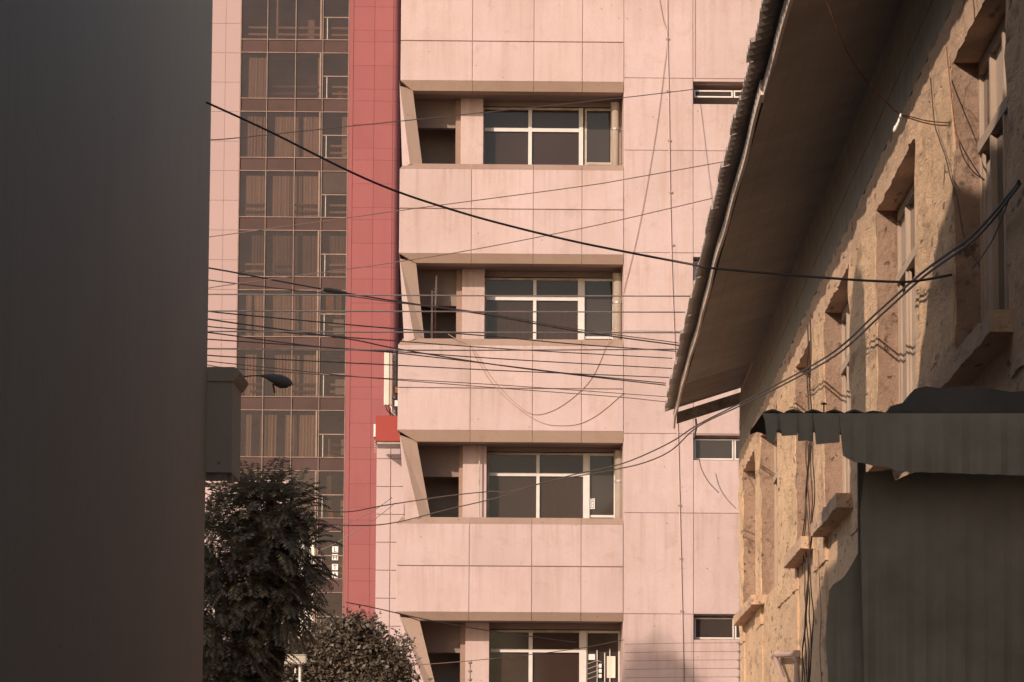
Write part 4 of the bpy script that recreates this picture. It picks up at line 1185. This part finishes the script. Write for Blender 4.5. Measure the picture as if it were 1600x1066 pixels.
path('tie_strap', [(1087, 655, 58.8), (1088, 666, 58.6), (1086, 678, 58.6), (1084, 687, 58.6)], 3.4, 'black_cable', 'short strap gripping the two cables below the gable end', 'strap')
path('slack_wire', [(1580, 302, -2.9), (1562, 350, -2.92), (1545, 385, -2.93), (1519, 420, -2.95)], 2.4, 'black_cable', 'short wire dropping steeply from the cable pair near the right edge')
path('slack_wire', [(1092, 716, 74.6), (1097, 735, 74.6), (1108, 754, 74.6), (1123, 770, 74.6)], 1.8, 'brown_wire', 'short curled wire end under the strip window beside the old building')
path('service_wire', [(1288, -10, 27.5), (1310, 50, 27.8), (1330, 92, 28.1), (1360, 133, 28.5), (1400, 174, 29), (1425, 186, 29.2), (1460, 195, 29.3), (1490, 195, 29.4), (1520, 187, 29.4), (1550, 173, 29.3)], 2.4, 'rust', 'reddish wire dropping from the eave to the upper window')
path('service_wire', [(1404, 178, 29), (1425, 183, 29.1), (1455, 190, 29.2), (1490, 191, 29.3), (1525, 184, 29.3), (1552, 172, 29.2)], 1.8, 'black_cable', 'thin black wire hung from the white insulator')
ins = empty('insulator', P(1402, 190, 29), 'small white insulator hanging from the reddish wire', 'insulator')
MB().tube([P(1408, 178, 29), P(1404, 192, 29)], [.010, .016], 8).build('shackle', M['steel'], ins, True)
MB().tube([P(1403.5, 192, 29), P(1402, 194.5, 29), P(1401.5, 196, 29), P(1400, 198, 29), P(1397.5, 204, 29), P(1396, 206, 29)], [.010, .016, .010, .016, .014, .006], 10).build('porcelain', M['porcelain'], ins, True, True)
def onwall(name, pts, wpx, mat, label, X=XW - .03, cat='wire', group=None):
    w3 = [PX(x, y_, X) for x, y_ in pts]
    r = wpx * .5 * (sum(p.y for p in w3) / len(w3)) / FPX
    return MB().tube(catenary(w3, 5), r, 5).thing(name, M[mat], label, cat, group, True)
onwall('wall_wire', [(1454, 122), (1460, 190), (1467, 216), (1478, 247), (1485, 277), (1496, 312), (1505, 365), (1516, 392), (1530, 415)], 2.0, 'black_cable', 'long thin wire wandering down the near pier of the old building')
onwall('wall_wire', [(1519, -8), (1522, 10), (1523, 32)], 2.0, 'black_cable', 'short thin wire on the lintel band at the top edge')
onwall('wall_wire', [(1479, 74), (1484, 125), (1489, 170), (1494, 205), (1508, 238), (1536, 282)], 2.0, 'rust', 'thin brown wire looping over the corner of the near pier')
onwall('wall_wire', [(1494, 207), (1505, 245), (1520, 268), (1538, 281)], 2.0, 'rust', 'second strand of the brown loop on the near pier')
GB = 'bundle of dark cables hanging down the old wall'
rr = random.Random(4)
for k in range(6):
    x0_ = 1262 + k * 2.2; pts = []
    for j in range(14):
        yy = 690 + j * 30
        sw = 6 * math.sin(j * .9 + k * 1.1) * (1 if j > 1 else .3) + rr.uniform(-1.5, 1.5)
        pts.append((x0_ - 2.5 + sw * (.6 if j % 4 else .15) - j * .35, yy))
    onwall('hanging_cable', pts, 2.0, 'black_cable', 'thin dark cable in the twisted bundle hanging beside the sills', XW - .05 - .012 * k, 'cable', GB)
onwall('hanging_cable', [(1279, 860), (1280, 900), (1283, 960), (1281, 1010), (1284, 1070)], 1.3, 'rust', 'single faint wire just right of the twisted cable bundle', XW - .03, 'cable')
for k, pts in enumerate([[(1262, 508), (1263, 540), (1261, 580), (1264, 640)], [(1266, 500), (1267, 560), (1265, 600), (1268, 640)]]):
    onwall('hanging_cable', pts, 2.6, 'black_cable', ['left strand of the short cables between the far piers above the awning', 'right strand of the short cables between the far piers above the awning'][k], XW - .05, 'cable')
# loose loops on the pink facade
def loop(pts, label, wpx=.95):
    w3 = [A.w(*(lambda q_: (q_[0], -.015, q_[1]))(A.px(x, y_, -.015))) for x, y_ in pts]
    return MB().tube(catenary(w3, 6), wpx * .5 * 75 / FPX, 5).thing('loose_wire', M['tan_conc'], label, 'wire', 'loose wires hanging on the pink facade', True)
loop([(1029, -8), (1036, 30), (1043, 57), (1036, 120), (1027, 191), (1009, 300), (994, 375), (976, 448), (962, 500), (950, 534), (927, 587), (898, 619), (863, 642), (831, 647), (802, 627), (768, 590), (737, 543), (710, 528), (700, 522)], 'long loose wire looping from the plain wall over the third parapet')
loop([(737, 546), (749, 568), (776, 608), (819, 645), (851, 662), (882, 665), (909, 661), (938, 645), (975, 614)], 'lower loose wire sagging in a loop over the third parapet')

# things on the balconies
def onA(name, x, y0_, y1_, v, r, mat, label, cat, lean=0):
    u0, z0 = A.px(x, y0_, v); u1, z1 = A.px(x + lean, y1_, v)
    return MB().tube([A.w(u0, v, z0 - .7), A.w(u0, v, z0), A.w(u1, v, z1)], r, 8).thing(name, M[mat], label, cat)
pr_ = empty('balcony_aerial', A.w(A.u(680), .9, A.z(545, 680)), 'rusty rod with a white tip standing in the middle balcony', 'aerial')
q_ = lambda x, y_: A.w(A.px(x, y_, .9)[0], .9, A.px(x, y_, .9)[1])
MB().tube([q_(679, 560), q_(680, 478)], .022, 8).build('rod', M['rust'], pr_, False).data.transform(Matrix.Translation(-pr_.location))
MB().tube([q_(680, 478), q_(682, 431)], .018, 8).build('tip', M['antenna'], pr_, False).data.transform(Matrix.Translation(-pr_.location))
mm = MB()
for yy in (452, 457, 462): mm.tube([q_(677.5, yy), q_(684, yy - 1)], .010, 5)
mm.build('rungs', M['antenna'], pr_, False).data.transform(Matrix.Translation(-pr_.location))
MB().tube([A.w(A.u(675, 450, 1.0), 1.0, A.z(560, 675)), A.w(A.u(675, 450, 1.0), 1.0, A.z(443, 675))], .022, 8).thing('white_rod', M['antenna'], 'short white rod beside the rusty rod in the middle balcony', 'rod')
tri = MB().prism([(A.u(703), A.z(535, 703)), (A.u(715), A.z(535, 703)), (A.u(703.5), A.z(526.5, 703))], .45, .5, 'y')
tri.v = [tuple(A.w(*p)) for p in tri.v]
tri.thing('board_offcut', M['pink_plain'], 'small pale board corner standing on the middle balcony sill', 'board')
# drying rack in the lowest balcony
dr = A.root('drying_rack'); dr.location = A.w(A.u(945), 1.25, A.z(1085, 945)); tag(dr, 'wire drying rack with pale cloths in the lowest balcony', 'drying rack')
def DR(name, mb, mat):
    L = dr.location; u0, v0 = (L - A.O).dot(A.U), (L - A.O).dot(A.V)
    mb.v = [(p[0] - u0, p[1] - v0, p[2] - L.z) for p in mb.v]
    return mb.build(name, mat, dr)
a = lambda x, y_, v=1.25: (A.px(x, y_, v)[0], v, A.px(x, y_, v)[1])
for (x0_, y0_, x1_, y1_) in ((933, 1016, 933, 1066), (945, 1020, 945, 1066), (953, 1014, 953, 1072)):
    DR('upright', MB().tube([a(x0_, y0_), a(x1_, y1_)], .012, 6), M['white_metal'])
for k in range(4):
    DR('rung', MB().tube([a(919, 1037 + k * 8, 1.0), a(933, 1032 + k * 8), a(955, 1040 + k * 8, 1.4)], .008, 5), M['white_metal'])
DR('cloth', MB().box(a(950, 0)[0], a(963, 0)[0], 1.24, 1.26, a(0, 1054)[2], a(0, 1020)[2]), M['curtain'])
DR('cloth', MB().box(a(922, 0)[0], a(932, 0)[0], 1.20, 1.22, a(0, 1026)[2], a(0, 1017)[2]), M['paper'])
for k in range(3):
    DR('cloth', MB().box(a(937.5, 0)[0], a(942, 0)[0], 1.20, 1.22, a(0, 1038 + k * 8)[2], a(0, 1032 + k * 8)[2]), M['paper'])

# electric fence on the pavement in front of the pink building
Fy = 73.6
def fence_post(x, ytop, lab):
    f = empty('fence_post', (P(x, 1000, Fy).x, Fy, 0), lab, 'fence post', 'posts of the electric fence')
    t = P(x, ytop, Fy); X = f.location.x
    MB().tube([(X, Fy, 0), (X, Fy, t.z)], .018, 6).build('rod', M['dark_wood'], f, True)
    for k in range(7):
        zz = t.z - .02 - k * .165
        MB().tube([(X, Fy, zz - .025), (X, Fy, zz - .01), (X, Fy, zz + .01), (X, Fy, zz + .025)], [.02, .042, .042, .02], 8).build('knob', M['mullion'], f, True)
    return t
tA = fence_post(1155, 1003, 'thin dark fence post with round knobs beside the old building')
tB = fence_post(735, 1034, 'thin dark fence post with round knobs before the pilaster')
for k in range(6):
    zz = tA.z - .02 - k * .165; ue = P(978, 1005, Fy).x
    MB().tube([(tA.x, Fy - .02, zz), ((tA.x + ue) / 2, Fy - .02, zz - .01), (ue, 74.4, zz)], .004, 4).thing('fence_wire', M['brown_wire'], 'fine fence wire below the lowest strip window, %s of six' % ('topmost', 'second', 'third', 'fourth', 'fifth', 'lowest')[k], 'wire', 'wires of the electric fence')
